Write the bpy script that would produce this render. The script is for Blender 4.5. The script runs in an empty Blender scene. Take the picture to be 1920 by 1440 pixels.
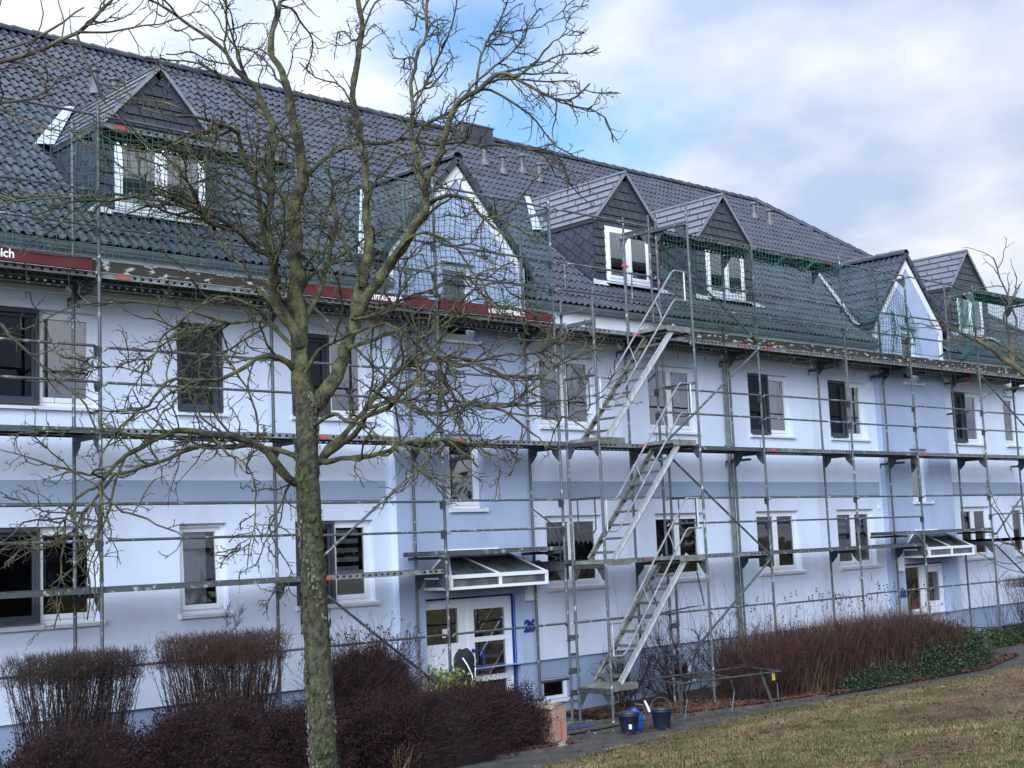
GAPS=[((0.664, 0.689, 0.292), 0.095), ((0.649, 0.669, 0.361), 0.10), ((0.662, 0.686, 0.303), 0.07), ((0.673, 0.703, 0.23), 0.04)]
CLOUD0,CLOUD1=.41,.76
import bpy, math, random
import numpy as np
from mathutils import Vector, Matrix
random.seed(7); rng=np.random.default_rng(7)
R=math.radians
S=bpy.context.scene
# ---------------------------------------------------------------- camera
CAM=np.array([-8.186,-16.212,0.251]); YAW,PIT,ROL=R(46.534),R(6.789),R(-2.499)
cam=bpy.data.objects.new('camera',bpy.data.cameras.new('camera')); S.collection.objects.link(cam); S.camera=cam
fw=Vector((math.cos(YAW)*math.cos(PIT),math.sin(YAW)*math.cos(PIT),math.sin(PIT)))
r0=Vector((math.sin(YAW),-math.cos(YAW),0)); u0=r0.cross(fw)
rr=math.cos(ROL)*r0+math.sin(ROL)*u0; uu=-math.sin(ROL)*r0+math.cos(ROL)*u0
M=Matrix((rr,uu,-fw)).transposed().to_4x4(); M.translation=Vector(CAM); cam.matrix_world=M
cam.data.sensor_width=36; cam.data.lens=36*2598.6/1920; cam.data.clip_start=.1; cam.data.clip_end=3000
# ---------------------------------------------------------------- world: nishita sky behind broken cloud
W=bpy.data.worlds.new('World'); S.world=W; W.use_nodes=True; nt=W.node_tree; nt.nodes.clear()
def N(t,**k):
    n=nt.nodes.new(t)
    for a,b in k.items(): setattr(n,a,b)
    return n
L=lambda a,b: nt.links.new(a,b)
SUN=Vector((-.68,-.50,.50)).normalized()
elev=math.asin(SUN.z)
sky=N('ShaderNodeTexSky',sky_type='NISHITA',sun_disc=False); sky.sun_elevation=elev; sky.sun_rotation=math.atan2(SUN.x,SUN.y); sky.air_density=1.3; sky.dust_density=.6; sky.ozone_density=2.5
b1=N('ShaderNodeBackground'); b1.inputs[1].default_value=.085; tn=N('ShaderNodeVectorMath',operation='MULTIPLY'); tn.inputs[1].default_value=(.72,.90,1.12); L(sky.outputs[0],tn.inputs[0]); L(tn.outputs[0],b1.inputs[0])
tc=N('ShaderNodeTexCoord'); sep=N('ShaderNodeSeparateXYZ'); L(tc.outputs['Generated'],sep.inputs[0])
ad=N('ShaderNodeMath',operation='ADD'); L(sep.outputs[2],ad.inputs[0]); ad.inputs[1].default_value=.28
mx=N('ShaderNodeMath',operation='MAXIMUM'); L(ad.outputs[0],mx.inputs[0]); mx.inputs[1].default_value=.08
dv=N('ShaderNodeVectorMath',operation='DIVIDE'); L(tc.outputs['Generated'],dv.inputs[0])
cb=N('ShaderNodeCombineXYZ'); [L(mx.outputs[0],cb.inputs[i]) for i in range(3)]; L(cb.outputs[0],dv.inputs[1])
mp=N('ShaderNodeMapping'); mp.inputs['Scale'].default_value=(1,1,.35); mp.inputs['Location'].default_value=(2.37,.95,0); L(dv.outputs[0],mp.inputs[0])
n1=N('ShaderNodeTexNoise'); n1.inputs['Scale'].default_value=4.5; n1.inputs['Detail'].default_value=6; n1.inputs['Roughness'].default_value=.48; n1.inputs['Distortion'].default_value=.25; L(mp.outputs[0],n1.inputs[0])
def gap(d,r):
    a=N('ShaderNodeVectorMath',operation='SUBTRACT'); L(tc.outputs['Generated'],a.inputs[0]); a.inputs[1].default_value=d
    b=N('ShaderNodeVectorMath',operation='MULTIPLY'); L(a.outputs[0],b.inputs[0]); b.inputs[1].default_value=(1/r,1/r,1.7/r)
    c=N('ShaderNodeVectorMath',operation='LENGTH'); L(b.outputs[0],c.inputs[0]); return c.outputs['Value']
gm=None
for d,r in GAPS:
    g=gap(d,r)
    if gm is None: gm=g
    else:
        q=N('ShaderNodeMath',operation='MINIMUM'); L(gm,q.inputs[0]); L(g,q.inputs[1]); gm=q.outputs[0]
cl=N('ShaderNodeMath',operation='MINIMUM'); L(gm,cl.inputs[0]); cl.inputs[1].default_value=1.6
nz_=N('ShaderNodeMath',operation='MULTIPLY_ADD'); L(n1.outputs[0],nz_.inputs[0]); nz_.inputs[1].default_value=3.0; L(cl.outputs[0],nz_.inputs[2])
rp=N('ShaderNodeMapRange'); rp.interpolation_type='SMOOTHSTEP'; rp.inputs[1].default_value=1.55; rp.inputs[2].default_value=3.05; L(nz_.outputs[0],rp.inputs[0])
n2=N('ShaderNodeTexNoise'); n2.inputs['Scale'].default_value=2.6; n2.inputs['Detail'].default_value=5; n2.inputs['Roughness'].default_value=.5; 
mp2=N('ShaderNodeMapping'); mp2.inputs['Location'].default_value=(5.1,3.3,1); mp2.inputs['Scale'].default_value=(1,1,.8); L(dv.outputs[0],mp2.inputs[0]); L(mp2.outputs[0],n2.inputs[0])
rp2=N('ShaderNodeValToRGB'); e=rp2.color_ramp.elements; e[0].position=.38; e[0].color=(.54,.66,.90,1); e[1].position=.60; e[1].color=(1.0,1.03,1.10,1); L(n2.outputs[0],rp2.inputs[0])
# clouds are brighter round the hidden sun
sd=N('ShaderNodeVectorMath',operation='DOT_PRODUCT'); L(tc.outputs['Generated'],sd.inputs[0]); sd.inputs[1].default_value=(-.53,.63,.57)
mr=N('ShaderNodeMapRange'); mr.inputs[1].default_value=-.2; mr.inputs[2].default_value=1.0; mr.inputs[3].default_value=CLOUD0; mr.inputs[4].default_value=CLOUD1; L(sd.outputs['Value'],mr.inputs[0])
b2=N('ShaderNodeBackground'); L(rp2.outputs[0],b2.inputs[0]); L(mr.outputs[0],b2.inputs[1])
ms=N('ShaderNodeMixShader'); L(rp.outputs[0],ms.inputs[0]); L(b1.outputs[0],ms.inputs[1]); L(b2.outputs[0],ms.inputs[2])
ow=N('ShaderNodeOutputWorld'); L(ms.outputs[0],ow.inputs[0])
sl=bpy.data.lights.new('sun','SUN'); sl.energy=2.8; sl.angle=R(60); sl.color=(.86,.925,1)
so=bpy.data.objects.new('sun',sl); S.collection.objects.link(so); so.rotation_euler=SUN.to_track_quat('Z','Y').to_euler()
V=S.view_settings; V.view_transform='Standard'; V.look='None'; V.exposure=1.05; V.gamma=1; V.use_curve_mapping=False
S.render.engine='CYCLES'; S.cycles.max_bounces=8; S.cycles.transparent_max_bounces=24
# ---------------------------------------------------------------- materials
def mat(name,col,rough=.7,metal=0,var=.12,scale=8,bump=0,bscale=60,col2=None,spec=.5,objvar=0,lo=.35,hi=.65,detail=5,stretch=None):
    m=bpy.data.materials.new(name); m.use_nodes=True; t=m.node_tree; p=t.nodes['Principled BSDF']
    p.inputs['Roughness'].default_value=rough; p.inputs['Metallic'].default_value=metal; p.inputs['Specular IOR Level'].default_value=spec
    co=t.nodes.new('ShaderNodeTexCoord'); src=co.outputs['Object']
    if stretch:
        q=t.nodes.new('ShaderNodeMapping'); q.inputs['Scale'].default_value=stretch; t.links.new(src,q.inputs[0]); src=q.outputs[0]
    n=t.nodes.new('ShaderNodeTexNoise'); n.inputs['Scale'].default_value=scale; n.inputs['Detail'].default_value=detail; t.links.new(src,n.inputs['Vector'])
    r=t.nodes.new('ShaderNodeValToRGB'); a,b=r.color_ramp.elements; a.position=lo; b.position=hi
    c2=col2 or tuple(min(1,c*(1+var)) for c in col); c1=col if col2 else tuple(c*(1-var) for c in col)
    a.color=(*c1,1); b.color=(*c2,1); t.links.new(n.outputs[0],r.inputs[0]); out=r.outputs[0]
    if objvar:
        oi=t.nodes.new('ShaderNodeObjectInfo'); mr=t.nodes.new('ShaderNodeMapRange'); mr.inputs[3].default_value=1-objvar; mr.inputs[4].default_value=1+objvar
        t.links.new(oi.outputs['Random'],mr.inputs[0]); vm=t.nodes.new('ShaderNodeVectorMath'); vm.operation='SCALE'
        t.links.new(out,vm.inputs[0]); t.links.new(mr.outputs[0],vm.inputs['Scale']); out=vm.outputs[0]
    t.links.new(out,p.inputs['Base Color'])
    if bump:
        n3=t.nodes.new('ShaderNodeTexNoise'); n3.inputs['Scale'].default_value=bscale; n3.inputs['Detail'].default_value=4; t.links.new(src,n3.inputs['Vector'])
        b=t.nodes.new('ShaderNodeBump'); b.inputs['Strength'].default_value=bump; b.inputs['Distance'].default_value=.02; t.links.new(n3.outputs[0],b.inputs['Height']); t.links.new(b.outputs[0],p.inputs['Normal'])
    return m
m_white=mat('white_plaster',(.66,.75,.93),.9,var=.055,scale=1.6,bump=.45,bscale=110,detail=9,stretch=(1,1,.45))
m_blue=mat('blue_plaster',(.36,.44,.63),.9,var=.07,scale=1.5,bump=.45,bscale=110,detail=9,stretch=(1,1,.45))
m_band=mat('blue_grey_band',(.33,.42,.58),.9,var=.04,scale=1.5,bump=.2,bscale=140)
m_plinth=mat('plinth_plaster',(.27,.35,.51),.9,var=.07,scale=2,bump=.3,bscale=120)
m_fascia=mat('white_fascia',(.80,.84,.92),.7,var=.05,scale=2)
m_pvc=mat('white_pvc',(.74,.78,.85),.35,var=.03,scale=3)
m_sill=mat('sill_metal',(.66,.70,.78),.4,var=.06,scale=6)
m_dark=mat('dark_frame',(.045,.05,.06),.5,var=.2,scale=5)
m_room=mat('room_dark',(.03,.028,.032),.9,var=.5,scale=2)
m_curt=mat('curtain',(.86,.86,.90),.9,var=.12,scale=3,stretch=(18,1,.6))
m_curt2=mat('brown_curtain',(.10,.08,.10),.9,var=.3,scale=3,stretch=(16,1,.4))
m_blind=mat('grey_blind',(.62,.65,.68),.8,var=.1,scale=4)
m_tile=mat('roof_tile',(.034,.042,.062),.32,var=.30,scale=3,objvar=.22,spec=.6,bump=.15,bscale=40)
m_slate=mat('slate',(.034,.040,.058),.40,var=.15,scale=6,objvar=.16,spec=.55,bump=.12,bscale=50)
m_slate2=mat('roof_slate',(.105,.118,.155),.33,var=.12,scale=5,objvar=.08,spec=.7,bump=.06,bscale=40)  # lighter than the front slates: sky reflection mixed into the base colour
m_under=mat('roof_underlay_deck_shade',(.03,.03,.035),.9)
m_zinc=mat('zinc',(.28,.31,.34),.45,.5,var=.12,scale=5)
m_flash=mat('bright_flashing',(.55,.60,.66),.35,.3,var=.08,scale=8)
m_steel=mat('galvanised_steel',(.085,.10,.112),.5,.3,var=.35,scale=11,bump=.15,bscale=60,objvar=.18,col2=(.40,.43,.44),lo=.58,hi=.70)
m_steel2=mat('worn_steel',(.045,.052,.06),.6,.2,var=.3,scale=14,objvar=.15)
m_alu=mat('aluminium',(.56,.59,.62),.42,.5,var=.18,scale=6,stretch=(6,6,1))
m_red=mat('red_paint',(.42,.085,.065),.6,var=.1)
m_wood=mat('toe_board_wood',(.035,.032,.028),.8,var=.5,scale=6,col2=(.42,.42,.40),lo=.57,hi=.63,stretch=(1,3,3))
m_net=mat('green_net',(.012,.092,.082),.6,var=.3,scale=2)
m_ban=mat('red_banner',(.088,.010,.014),.6,var=.15,scale=3)
m_let=mat('white_lettering',(.75,.75,.78),.6,var=.03)
m_navy=mat('blue_paint',(.008,.03,.22),.45,var=.1)
m_cable=mat('black_cable',(.012,.012,.015),.6)
m_bark=mat('mossy_bark',(.020,.021,.014),.95,scale=30,col2=(.105,.108,.064),lo=.38,hi=.74,bump=1.0,bscale=80,detail=12,stretch=(1,1,.75))
m_moss=mat('moss_bark',(.026,.024,.018),.95,scale=14,col2=(.115,.12,.052),lo=.40,hi=.68,bump=.9,bscale=70,detail=9)
m_twig=mat('twig_bark',(.030,.026,.022),.85,scale=7,col2=(.095,.09,.05),lo=.4,hi=.65)
m_twig2=mat('brown_twig',(.045,.038,.034),.85,scale=3,col2=(.08,.062,.055))
m_hred=mat('purple_twig',(.016,.006,.009),.8,scale=7,col2=(.075,.024,.028),lo=.46,hi=.70)
m_hleaf=mat('small_purple_leaf',(.010,.005,.008),.8,scale=12,col2=(.034,.014,.016),spec=.2)
m_hbr=mat('brown_shrub_twig',(.014,.011,.011),.8,scale=8,col2=(.060,.032,.026),lo=.42,hi=.70)
m_rred=mat('red_brown_twig',(.028,.007,.010),.8,scale=6,col2=(.085,.040,.026),lo=.42,hi=.66)
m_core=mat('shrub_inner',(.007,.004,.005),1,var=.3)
m_straw=mat('dry_stalk',(.22,.16,.09),.9,var=.25,scale=2)
m_leafg=mat('evergreen_leaf',(.010,.024,.010),.65,scale=5,col2=(.026,.048,.017))
m_leafy=mat('yellow_green_leaf',(.07,.11,.025),.6,scale=3,col2=(.20,.24,.05))
m_leafd=mat('dead_leaf',(.045,.018,.016),.9,scale=4,col2=(.10,.045,.03))
m_grass=mat('grass_blade',(.062,.076,.024),.85,scale=.8,col2=(.17,.155,.055))
m_grass2=mat('straw_blade',(.12,.085,.05),.9,scale=.9,col2=(.30,.225,.125))
m_soil=mat('soil',(.022,.015,.013),1,scale=4,col2=(.06,.035,.028),bump=.8,bscale=20)
m_card=mat('cardboard',(.33,.215,.17),.85,var=.06,scale=4)
m_tape=mat('red_tape',(.55,.05,.04),.5)
m_buck=mat('black_bucket',(.012,.022,.045),.45,var=.2)
m_bblue=mat('blue_plastic',(.01,.10,.55),.4,var=.2)
m_stone=mat('pale_stone',(.12,.11,.095),.9,scale=9,col2=(.22,.20,.17),bump=.5)
m_jack=mat('black_cloth',(.008,.009,.014),.9,var=.3)
m_paper=mat('paper',(.7,.7,.72),.8,var=.02)
m_gravel=mat('path_gravel',(.026,.026,.026),.95,scale=3,col2=(.062,.060,.058),bump=.5,bscale=90)
m_kerb=mat('kerb_concrete',(.065,.062,.058),.95,var=.25,scale=9,bump=.4)
# thin glazing
def glass(name,tint,rough,refl):
    m=bpy.data.materials.new(name); m.use_nodes=True; t=m.node_tree; t.nodes.clear()
    o=t.nodes.new('ShaderNodeOutputMaterial'); tr=t.nodes.new('ShaderNodeBsdfTransparent'); tr.inputs[0].default_value=(*tint,1)
    g=t.nodes.new('ShaderNodeBsdfGlossy'); g.inputs['Roughness'].default_value=rough; g.inputs[0].default_value=(.93,.95,1,1)
    f=t.nodes.new('ShaderNodeFresnel'); f.inputs[0].default_value=refl
    n=t.nodes.new('ShaderNodeTexNoise'); n.inputs['Scale'].default_value=1.3; b=t.nodes.new('ShaderNodeBump'); b.inputs['Strength'].default_value=.05; b.inputs['Distance'].default_value=.05
    co=t.nodes.new('ShaderNodeTexCoord'); t.links.new(co.outputs['Object'],n.inputs[0]); t.links.new(n.outputs[0],b.inputs['Height']); t.links.new(b.outputs[0],g.inputs['Normal']); 
    mx=t.nodes.new('ShaderNodeMixShader'); t.links.new(f.outputs[0],mx.inputs[0]); t.links.new(tr.outputs[0],mx.inputs[1]); t.links.new(g.outputs[0],mx.inputs[2]); t.links.new(mx.outputs[0],o.inputs[0])
    return m
m_glass=glass('window_glass',(.92,.93,.95),.02,3.2)
m_glass0=glass('ground_floor_glass',(.93,.94,.95),.02,2.0)
m_roofglass=mat('canopy_acrylic',(.06,.075,.08),.25,scale=3,col2=(.16,.175,.17),detail=8,lo=.4,hi=.7)
# steel with punched holes
def perf(name,axis,zmid):
    m=mat(name,(.20,.225,.235),.5,.3,var=.3,scale=9); t=m.node_tree; p=t.nodes['Principled BSDF']; o=t.nodes['Material Output']
    co=t.nodes.new('ShaderNodeTexCoord'); s=t.nodes.new('ShaderNodeSeparateXYZ'); t.links.new(co.outputs['Object'],s.inputs[0])
    def mth(op,a,b=None,c=None):
        n=t.nodes.new('ShaderNodeMath'); n.operation=op
        for i,x in enumerate((a,b,c)):
            if x is None: continue
            if isinstance(x,(int,float)): n.inputs[i].default_value=x
            else: t.links.new(x,n.inputs[i])
        return n.outputs[0]
    fx=mth('SUBTRACT',mth('FRACT',mth('DIVIDE',s.outputs[0],.115)),.5)
    fx=mth('DIVIDE',mth('MULTIPLY',fx,.115),.024)
    fz=mth('DIVIDE',mth('SUBTRACT',s.outputs[2],zmid),.017)
    d=mth('ADD',mth('POWER',mth('ABSOLUTE',fx),2.0),mth('POWER',mth('ABSOLUTE',fz),2.0))
    hole=mth('LESS_THAN',d,1.0)
    # leave blank runs like the real board
    blank=mth('GREATER_THAN',mth('FRACT',mth('MULTIPLY',s.outputs[0],.62)),.22)
    hole=mth('MULTIPLY',hole,blank)
    tr=t.nodes.new('ShaderNodeBsdfTransparent'); mx=t.nodes.new('ShaderNodeMixShader'); t.links.new(hole,mx.inputs[0]); t.links.new(p.outputs[0],mx.inputs[1]); t.links.new(tr.outputs[0],mx.inputs[2]); t.links.new(mx.outputs[0],o.inputs[0])
    return m
m_perf=perf('perforated_steel','x',-.035)
# ground: grass bank colour
def groundmat():
    m=bpy.data.materials.new('lawn_ground'); m.use_nodes=True; t=m.node_tree; p=t.nodes['Principled BSDF']; p.inputs['Roughness'].default_value=1; p.inputs['Specular IOR Level'].default_value=.1
    co=t.nodes.new('ShaderNodeTexCoord')
    def noise(s,d=6):
        n=t.nodes.new('ShaderNodeTexNoise'); n.inputs['Scale'].default_value=s; n.inputs['Detail'].default_value=d; t.links.new(co.outputs['Object'],n.inputs[0]); return n.outputs[0]
    def ramp(i,a,b,ca,cb):
        r=t.nodes.new('ShaderNodeValToRGB'); r.color_ramp.elements[0].position=a; r.color_ramp.elements[1].position=b; r.color_ramp.elements[0].color=(*ca,1); r.color_ramp.elements[1].color=(*cb,1); t.links.new(i,r.inputs[0]); return r.outputs[0]
    g=ramp(noise(5),.38,.62,(.040,.046,.016),(.11,.105,.04))
    br=ramp(noise(7),.38,.62,(.035,.022,.016),(.16,.105,.065))
    mk=ramp(noise(.55,4),.47,.58,(0,0,0),(1,1,1))
    mx=t.nodes.new('ShaderNodeMix'); mx.data_type='RGBA'; t.links.new(mk,mx.inputs[0]); t.links.new(g,mx.inputs[6]); t.links.new(br,mx.inputs[7]); t.links.new(mx.outputs[2],p.inputs['Base Color'])
    b=t.nodes.new('ShaderNodeBump'); b.inputs['Strength'].default_value=1; b.inputs['Distance'].default_value=.06; t.links.new(noise(22,8),b.inputs['Height']); t.links.new(b.outputs[0],p.inputs['Normal'])
    return m
m_lawn=groundmat()
# ---------------------------------------------------------------- helpers
COL=S.collection
class MB:
    def __init__(s): s.v=[]; s.f=[]; s.m=[]
    def add(s,vs,fs,mi=0):
        o=len(s.v); s.v+= [tuple(map(float,p)) for p in vs]; s.f+=[tuple(o+i for i in q) for q in fs]; s.m+=[mi]*len(fs); return s
    def box(s,x0,x1,y0,y1,z0,z1,mi=0):
        return s.add([(x0,y0,z0),(x1,y0,z0),(x1,y1,z0),(x0,y1,z0),(x0,y0,z1),(x1,y0,z1),(x1,y1,z1),(x0,y1,z1)],[(0,3,2,1),(4,5,6,7),(0,1,5,4),(1,2,6,5),(2,3,7,6),(3,0,4,7)],mi)
    def tube(s,P,r,n=8,mi=0,cap=True):
        P=[Vector(p) for p in P]; rs=r if isinstance(r,(list,tuple)) else [r]*len(P); rings=[]; up=None
        for i,p in enumerate(P):
            d=(P[min(i+1,len(P)-1)]-P[max(i-1,0)]).normalized()
            a=Vector((0,0,1)) if abs(d.z)<.9 else Vector((1,0,0))
            if up is not None: a=up
            x=a-d*a.dot(d)
            if x.length<1e-4: x=d.orthogonal()
            x.normalize(); y=d.cross(x); up=x
            rings.append([p+(x*math.cos(2*math.pi*k/n)+y*math.sin(2*math.pi*k/n))*rs[i] for k in range(n)])
        o=len(s.v); 
        for g in rings: s.v+=[tuple(q) for q in g]
        for i in range(len(P)-1):
            for k in range(n):
                s.f.append((o+i*n+k,o+i*n+(k+1)%n,o+(i+1)*n+(k+1)%n,o+(i+1)*n+k)); s.m.append(mi)
        if cap:
            s.f.append(tuple(o+k for k in range(n))[::-1]); s.f.append(tuple(o+(len(P)-1)*n+k for k in range(n))); s.m+=[mi,mi]
        return s
    def prism(s,poly,d,mi=0):   # poly: 3D points in a plane, extruded by vector d
        n=len(poly); d=Vector(d); a=[Vector(p) for p in poly]; b=[p+d for p in a]
        s.add(a+b,[tuple(range(n))[::-1],tuple(range(n,2*n))]+[(i,(i+1)%n,n+(i+1)%n,n+i) for i in range(n)],mi); return s
class Thing:
    pass
ROOTLOC={}
def setprops(o,label=None,cat=None,group=None,kind=None):
    if label: o['label']=label
    if cat: o['category']=cat
    if group: o['group']=group
    if kind: o['kind']=kind
    return o
def root(name,loc,label,cat,group=None):
    o=bpy.data.objects.new(name,None); COL.objects.link(o); o.location=loc; o.empty_display_size=.2
    ROOTLOC[o.name]=Vector(loc); return setprops(o,label,cat,group)
def rl(o):
    while o.parent: o=o.parent
    return ROOTLOC.get(o.name,Vector((0,0,0)))
def mk(name,mb,mats,parent=None,loc=None,smooth=False):
    me=bpy.data.meshes.new(name); o=bpy.data.objects.new(name,me); COL.objects.link(o)
    if parent: off=rl(parent); o.parent=parent
    else:
        off=Vector(loc) if loc else Vector((0,0,0)); o.location=off; ROOTLOC[o.name]=off
    vs=np.array(mb.v,dtype=float)-np.array(off) if len(mb.v) else np.zeros((0,3))
    me.from_pydata(vs.tolist(),[],mb.f)
    mats=mats if isinstance(mats,(list,tuple)) else [mats]
    for m in mats: me.materials.append(m)
    if len(mats)>1: me.polygons.foreach_set('material_index',mb.m)
    if smooth: me.polygons.foreach_set('use_smooth',[True]*len(me.polygons))
    me.update(); return o
def tubes(P,r,n=3):
    """P (N,K,3) polylines, r (N,K): returns verts, quads as arrays"""
    P=np.asarray(P,float); Nn,K,_=P.shape
    T=np.empty_like(P); T[:,1:-1]=P[:,2:]-P[:,:-2]; T[:,0]=P[:,1]-P[:,0]; T[:,-1]=P[:,-1]-P[:,-2]
    T/=np.linalg.norm(T,axis=2,keepdims=True)+1e-9
    a=np.where(np.abs(T[:,:1,2:3])<.8,np.array([0,0,1.]),np.array([1.,0,0])); a=np.broadcast_to(a,T.shape)
    X=a-T*(a*T).sum(2,keepdims=True); X/=np.linalg.norm(X,axis=2,keepdims=True)+1e-9; Y=np.cross(T,X)
    an=2*np.pi*np.arange(n)/n
    V_=P[:,:,None]+r[:,:,None,None]*(X[:,:,None]*np.cos(an)[None,None,:,None]+Y[:,:,None]*np.sin(an)[None,None,:,None])
    idx=np.arange(Nn*K*n).reshape(Nn,K,n); A=idx[:,:-1]; B=idx[:,1:]
    F=np.stack([A,np.roll(A,-1,2),np.roll(B,-1,2),B],-1).reshape(-1,4)
    return V_.reshape(-1,3),F
def mkarr(name,V_,F,m,parent=None,loc=None,smooth=False,mi=None,mats=None):
    me=bpy.data.meshes.new(name); o=bpy.data.objects.new(name,me); COL.objects.link(o)
    if parent: off=rl(parent); o.parent=parent
    else: off=Vector(loc) if loc else Vector((0,0,0)); o.location=off; ROOTLOC[o.name]=off
    V_=np.asarray(V_)-np.array(off); nv,nf=len(V_),len(F); k=F.shape[1]
    me.vertices.add(nv); me.vertices.foreach_set('co',V_.astype(np.float32).ravel())
    me.loops.add(nf*k); me.loops.foreach_set('vertex_index',F.astype(np.int32).ravel())
    me.polygons.add(nf); me.polygons.foreach_set('loop_start',np.arange(0,nf*k,k,dtype=np.int32)); me.polygons.foreach_set('loop_total',np.full(nf,k,dtype=np.int32))
    if smooth: me.polygons.foreach_set('use_smooth',np.ones(nf,dtype=bool))
    for q in (mats or [m]): me.materials.append(q)
    if mi is not None: me.polygons.foreach_set('material_index',np.asarray(mi,dtype=np.int32))
    me.update(calc_edges=True); me.validate(); return o
def merge(L_):
    vs=[];fs=[];o=0
    for v,f in L_: vs.append(v); fs.append(f+o); o+=len(v)
    return np.concatenate(vs),np.concatenate(fs)
def grow(start,dirs,length,K=5,wig=.25,grav=0.,up=0.):
    """wiggly polylines (N,K,3)"""
    n=len(start); P=np.zeros((n,K,3)); P[:,0]=start; d=dirs/(np.linalg.norm(dirs,axis=1,keepdims=True)+1e-9); st=length/(K-1)
    for i in range(1,K):
        d=d+rng.normal(0,wig,(n,3)); d[:,2]+=up-grav; d/=np.linalg.norm(d,axis=1,keepdims=True)+1e-9
        P[:,i]=P[:,i-1]+d*st[:,None]
    return P
def taper(n,K,r0,r1):
    s=np.linspace(0,1,K)[None]; r0=np.broadcast_to(np.asarray(r0,float).reshape(-1,1) if np.ndim(r0) else np.full((n,1),r0),(n,1)); return r0*(1-s)+r1*s
def ground_z(x,y):
    x=np.asarray(x,float); y=np.asarray(y,float)
    edge=-2.05-.095*np.clip(np.abs(x-10.5),0,12)
    t=np.clip(edge-y,0,14.5); 
    return -2.60+.010*np.clip(x-8,-30,40)+.092*np.maximum(t-.15,0)*np.clip(t/1.2,0,1)+.02*np.sin(x*1.3+np.clip(y,-18,9))*np.clip(t,0,1)
# ================================================================ SETTING
# lawn / bank
xs=np.concatenate([np.linspace(-400,-14,14),np.linspace(-12,34,116),np.linspace(38,900,18)])
ys=np.concatenate([np.linspace(-500,-20,12),np.linspace(-18,1.4,78)])
X,Y=np.meshgrid(xs,ys,indexing='ij'); Zg=ground_z(X,np.maximum(Y,-60))+.015*np.sin(X*3.1)*np.cos(Y*2.7)*(Y<-3)
V_=np.stack([X,Y,Zg],-1).reshape(-1,3); nx,ny=len(xs),len(ys); I=np.arange(nx*ny).reshape(nx,ny)
F=np.stack([I[:-1,:-1],I[1:,:-1],I[1:,1:],I[:-1,1:]],-1).reshape(-1,4)
o=mkarr('lawn',V_,F,m_lawn,loc=(0,0,0),smooth=True); setprops(o,kind='structure')
mb=MB(); mb.add([(-400,1.4,-2.7),(900,1.4,-2.35),(900,900,-2.35),(-400,900,-2.7)],[(0,1,2,3)])
o=mk('far_ground',mb,m_lawn,loc=(0,0,0)); setprops(o,kind='structure')
def sheet(name,pts,dz,m,x_res=60):
    """pts: list of (x,y0,y1) : strip following the ground"""
    mb=MB(); P=np.array(pts,float); xs=np.linspace(P[0,0],P[-1,0],x_res); a=np.interp(xs,P[:,0],P[:,1]); b=np.interp(xs,P[:,0],P[:,2]); ny=9
    V_=[];
    for x,y0,y1 in zip(xs,a,b):
        for k in range(ny):
            y=y0+(y1-y0)*k/(ny-1); V_.append((x,y,float(ground_z(x,y))+dz))
    I=np.arange(x_res*ny).reshape(x_res,ny); F=np.stack([I[:-1,:-1],I[1:,:-1],I[1:,1:],I[:-1,1:]],-1).reshape(-1,4)
    return setprops(mkarr(name,V_,F,m,loc=(0,0,0),smooth=True),kind='structure')
sheet('path',[(-6,-2.9,1.0),(4.6,-2.75,1.0),(7.9,-2.42,1.0),(10.8,-2.15,1.0),(14.4,-2.5,1.0),(17.9,-2.9,1.0),(28,-3.2,1.0)],.010,m_gravel,90)
sheet('planting_bed',[(-6,-2.0,.95),(4.0,-1.2,.95),(4.6,-1.5,.95),(6.3,-1.95,.95),(6.45,-1.6,.6),(6.5,.2,.4)],.03,m_soil)
sheet('planting_bed',[(9.1,-.6,.95),(9.6,-1.3,.95),(11.2,-1.75,.95),(14,-2.1,.95),(17.5,-2.35,.95),(20.3,-1.6,.95),(21.2,-.4,.95),(26,-.6,.95)],.03,m_soil)
def kerb(pts,label):
    mb=MB()
    for a,b in zip(pts[:-1],pts[1:]):
        a=np.array(a);b=np.array(b); d=(b-a)/np.linalg.norm(b-a); n=np.array([-d[1],d[0]])*.03; 
        q=[(*(a-n),0),(*(b-n),0),(*(b+n),0),(*(a+n),0)]; q=[(x,y,float(ground_z(x,y))-.05) for x,y,_ in q]; mb.prism(q,(0,0,.11))
    o=mk('kerb',mb,m_kerb,loc=(pts[0][0],pts[0][1],-2.6)); setprops(o,label,'kerb')
kerb([(-5.9,-2.0),(4.0,-1.22),(4.6,-1.52),(6.35,-1.98),(6.75,-2.02)],'low concrete kerb in front of the purple hedge and cardboard box')
kerb([(8.0,-.45),(9.15,-.62),(9.6,-1.32),(11.2,-1.77),(12.5,-1.95)],'low concrete kerb by the steel trestle at the red shrub bed')
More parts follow.
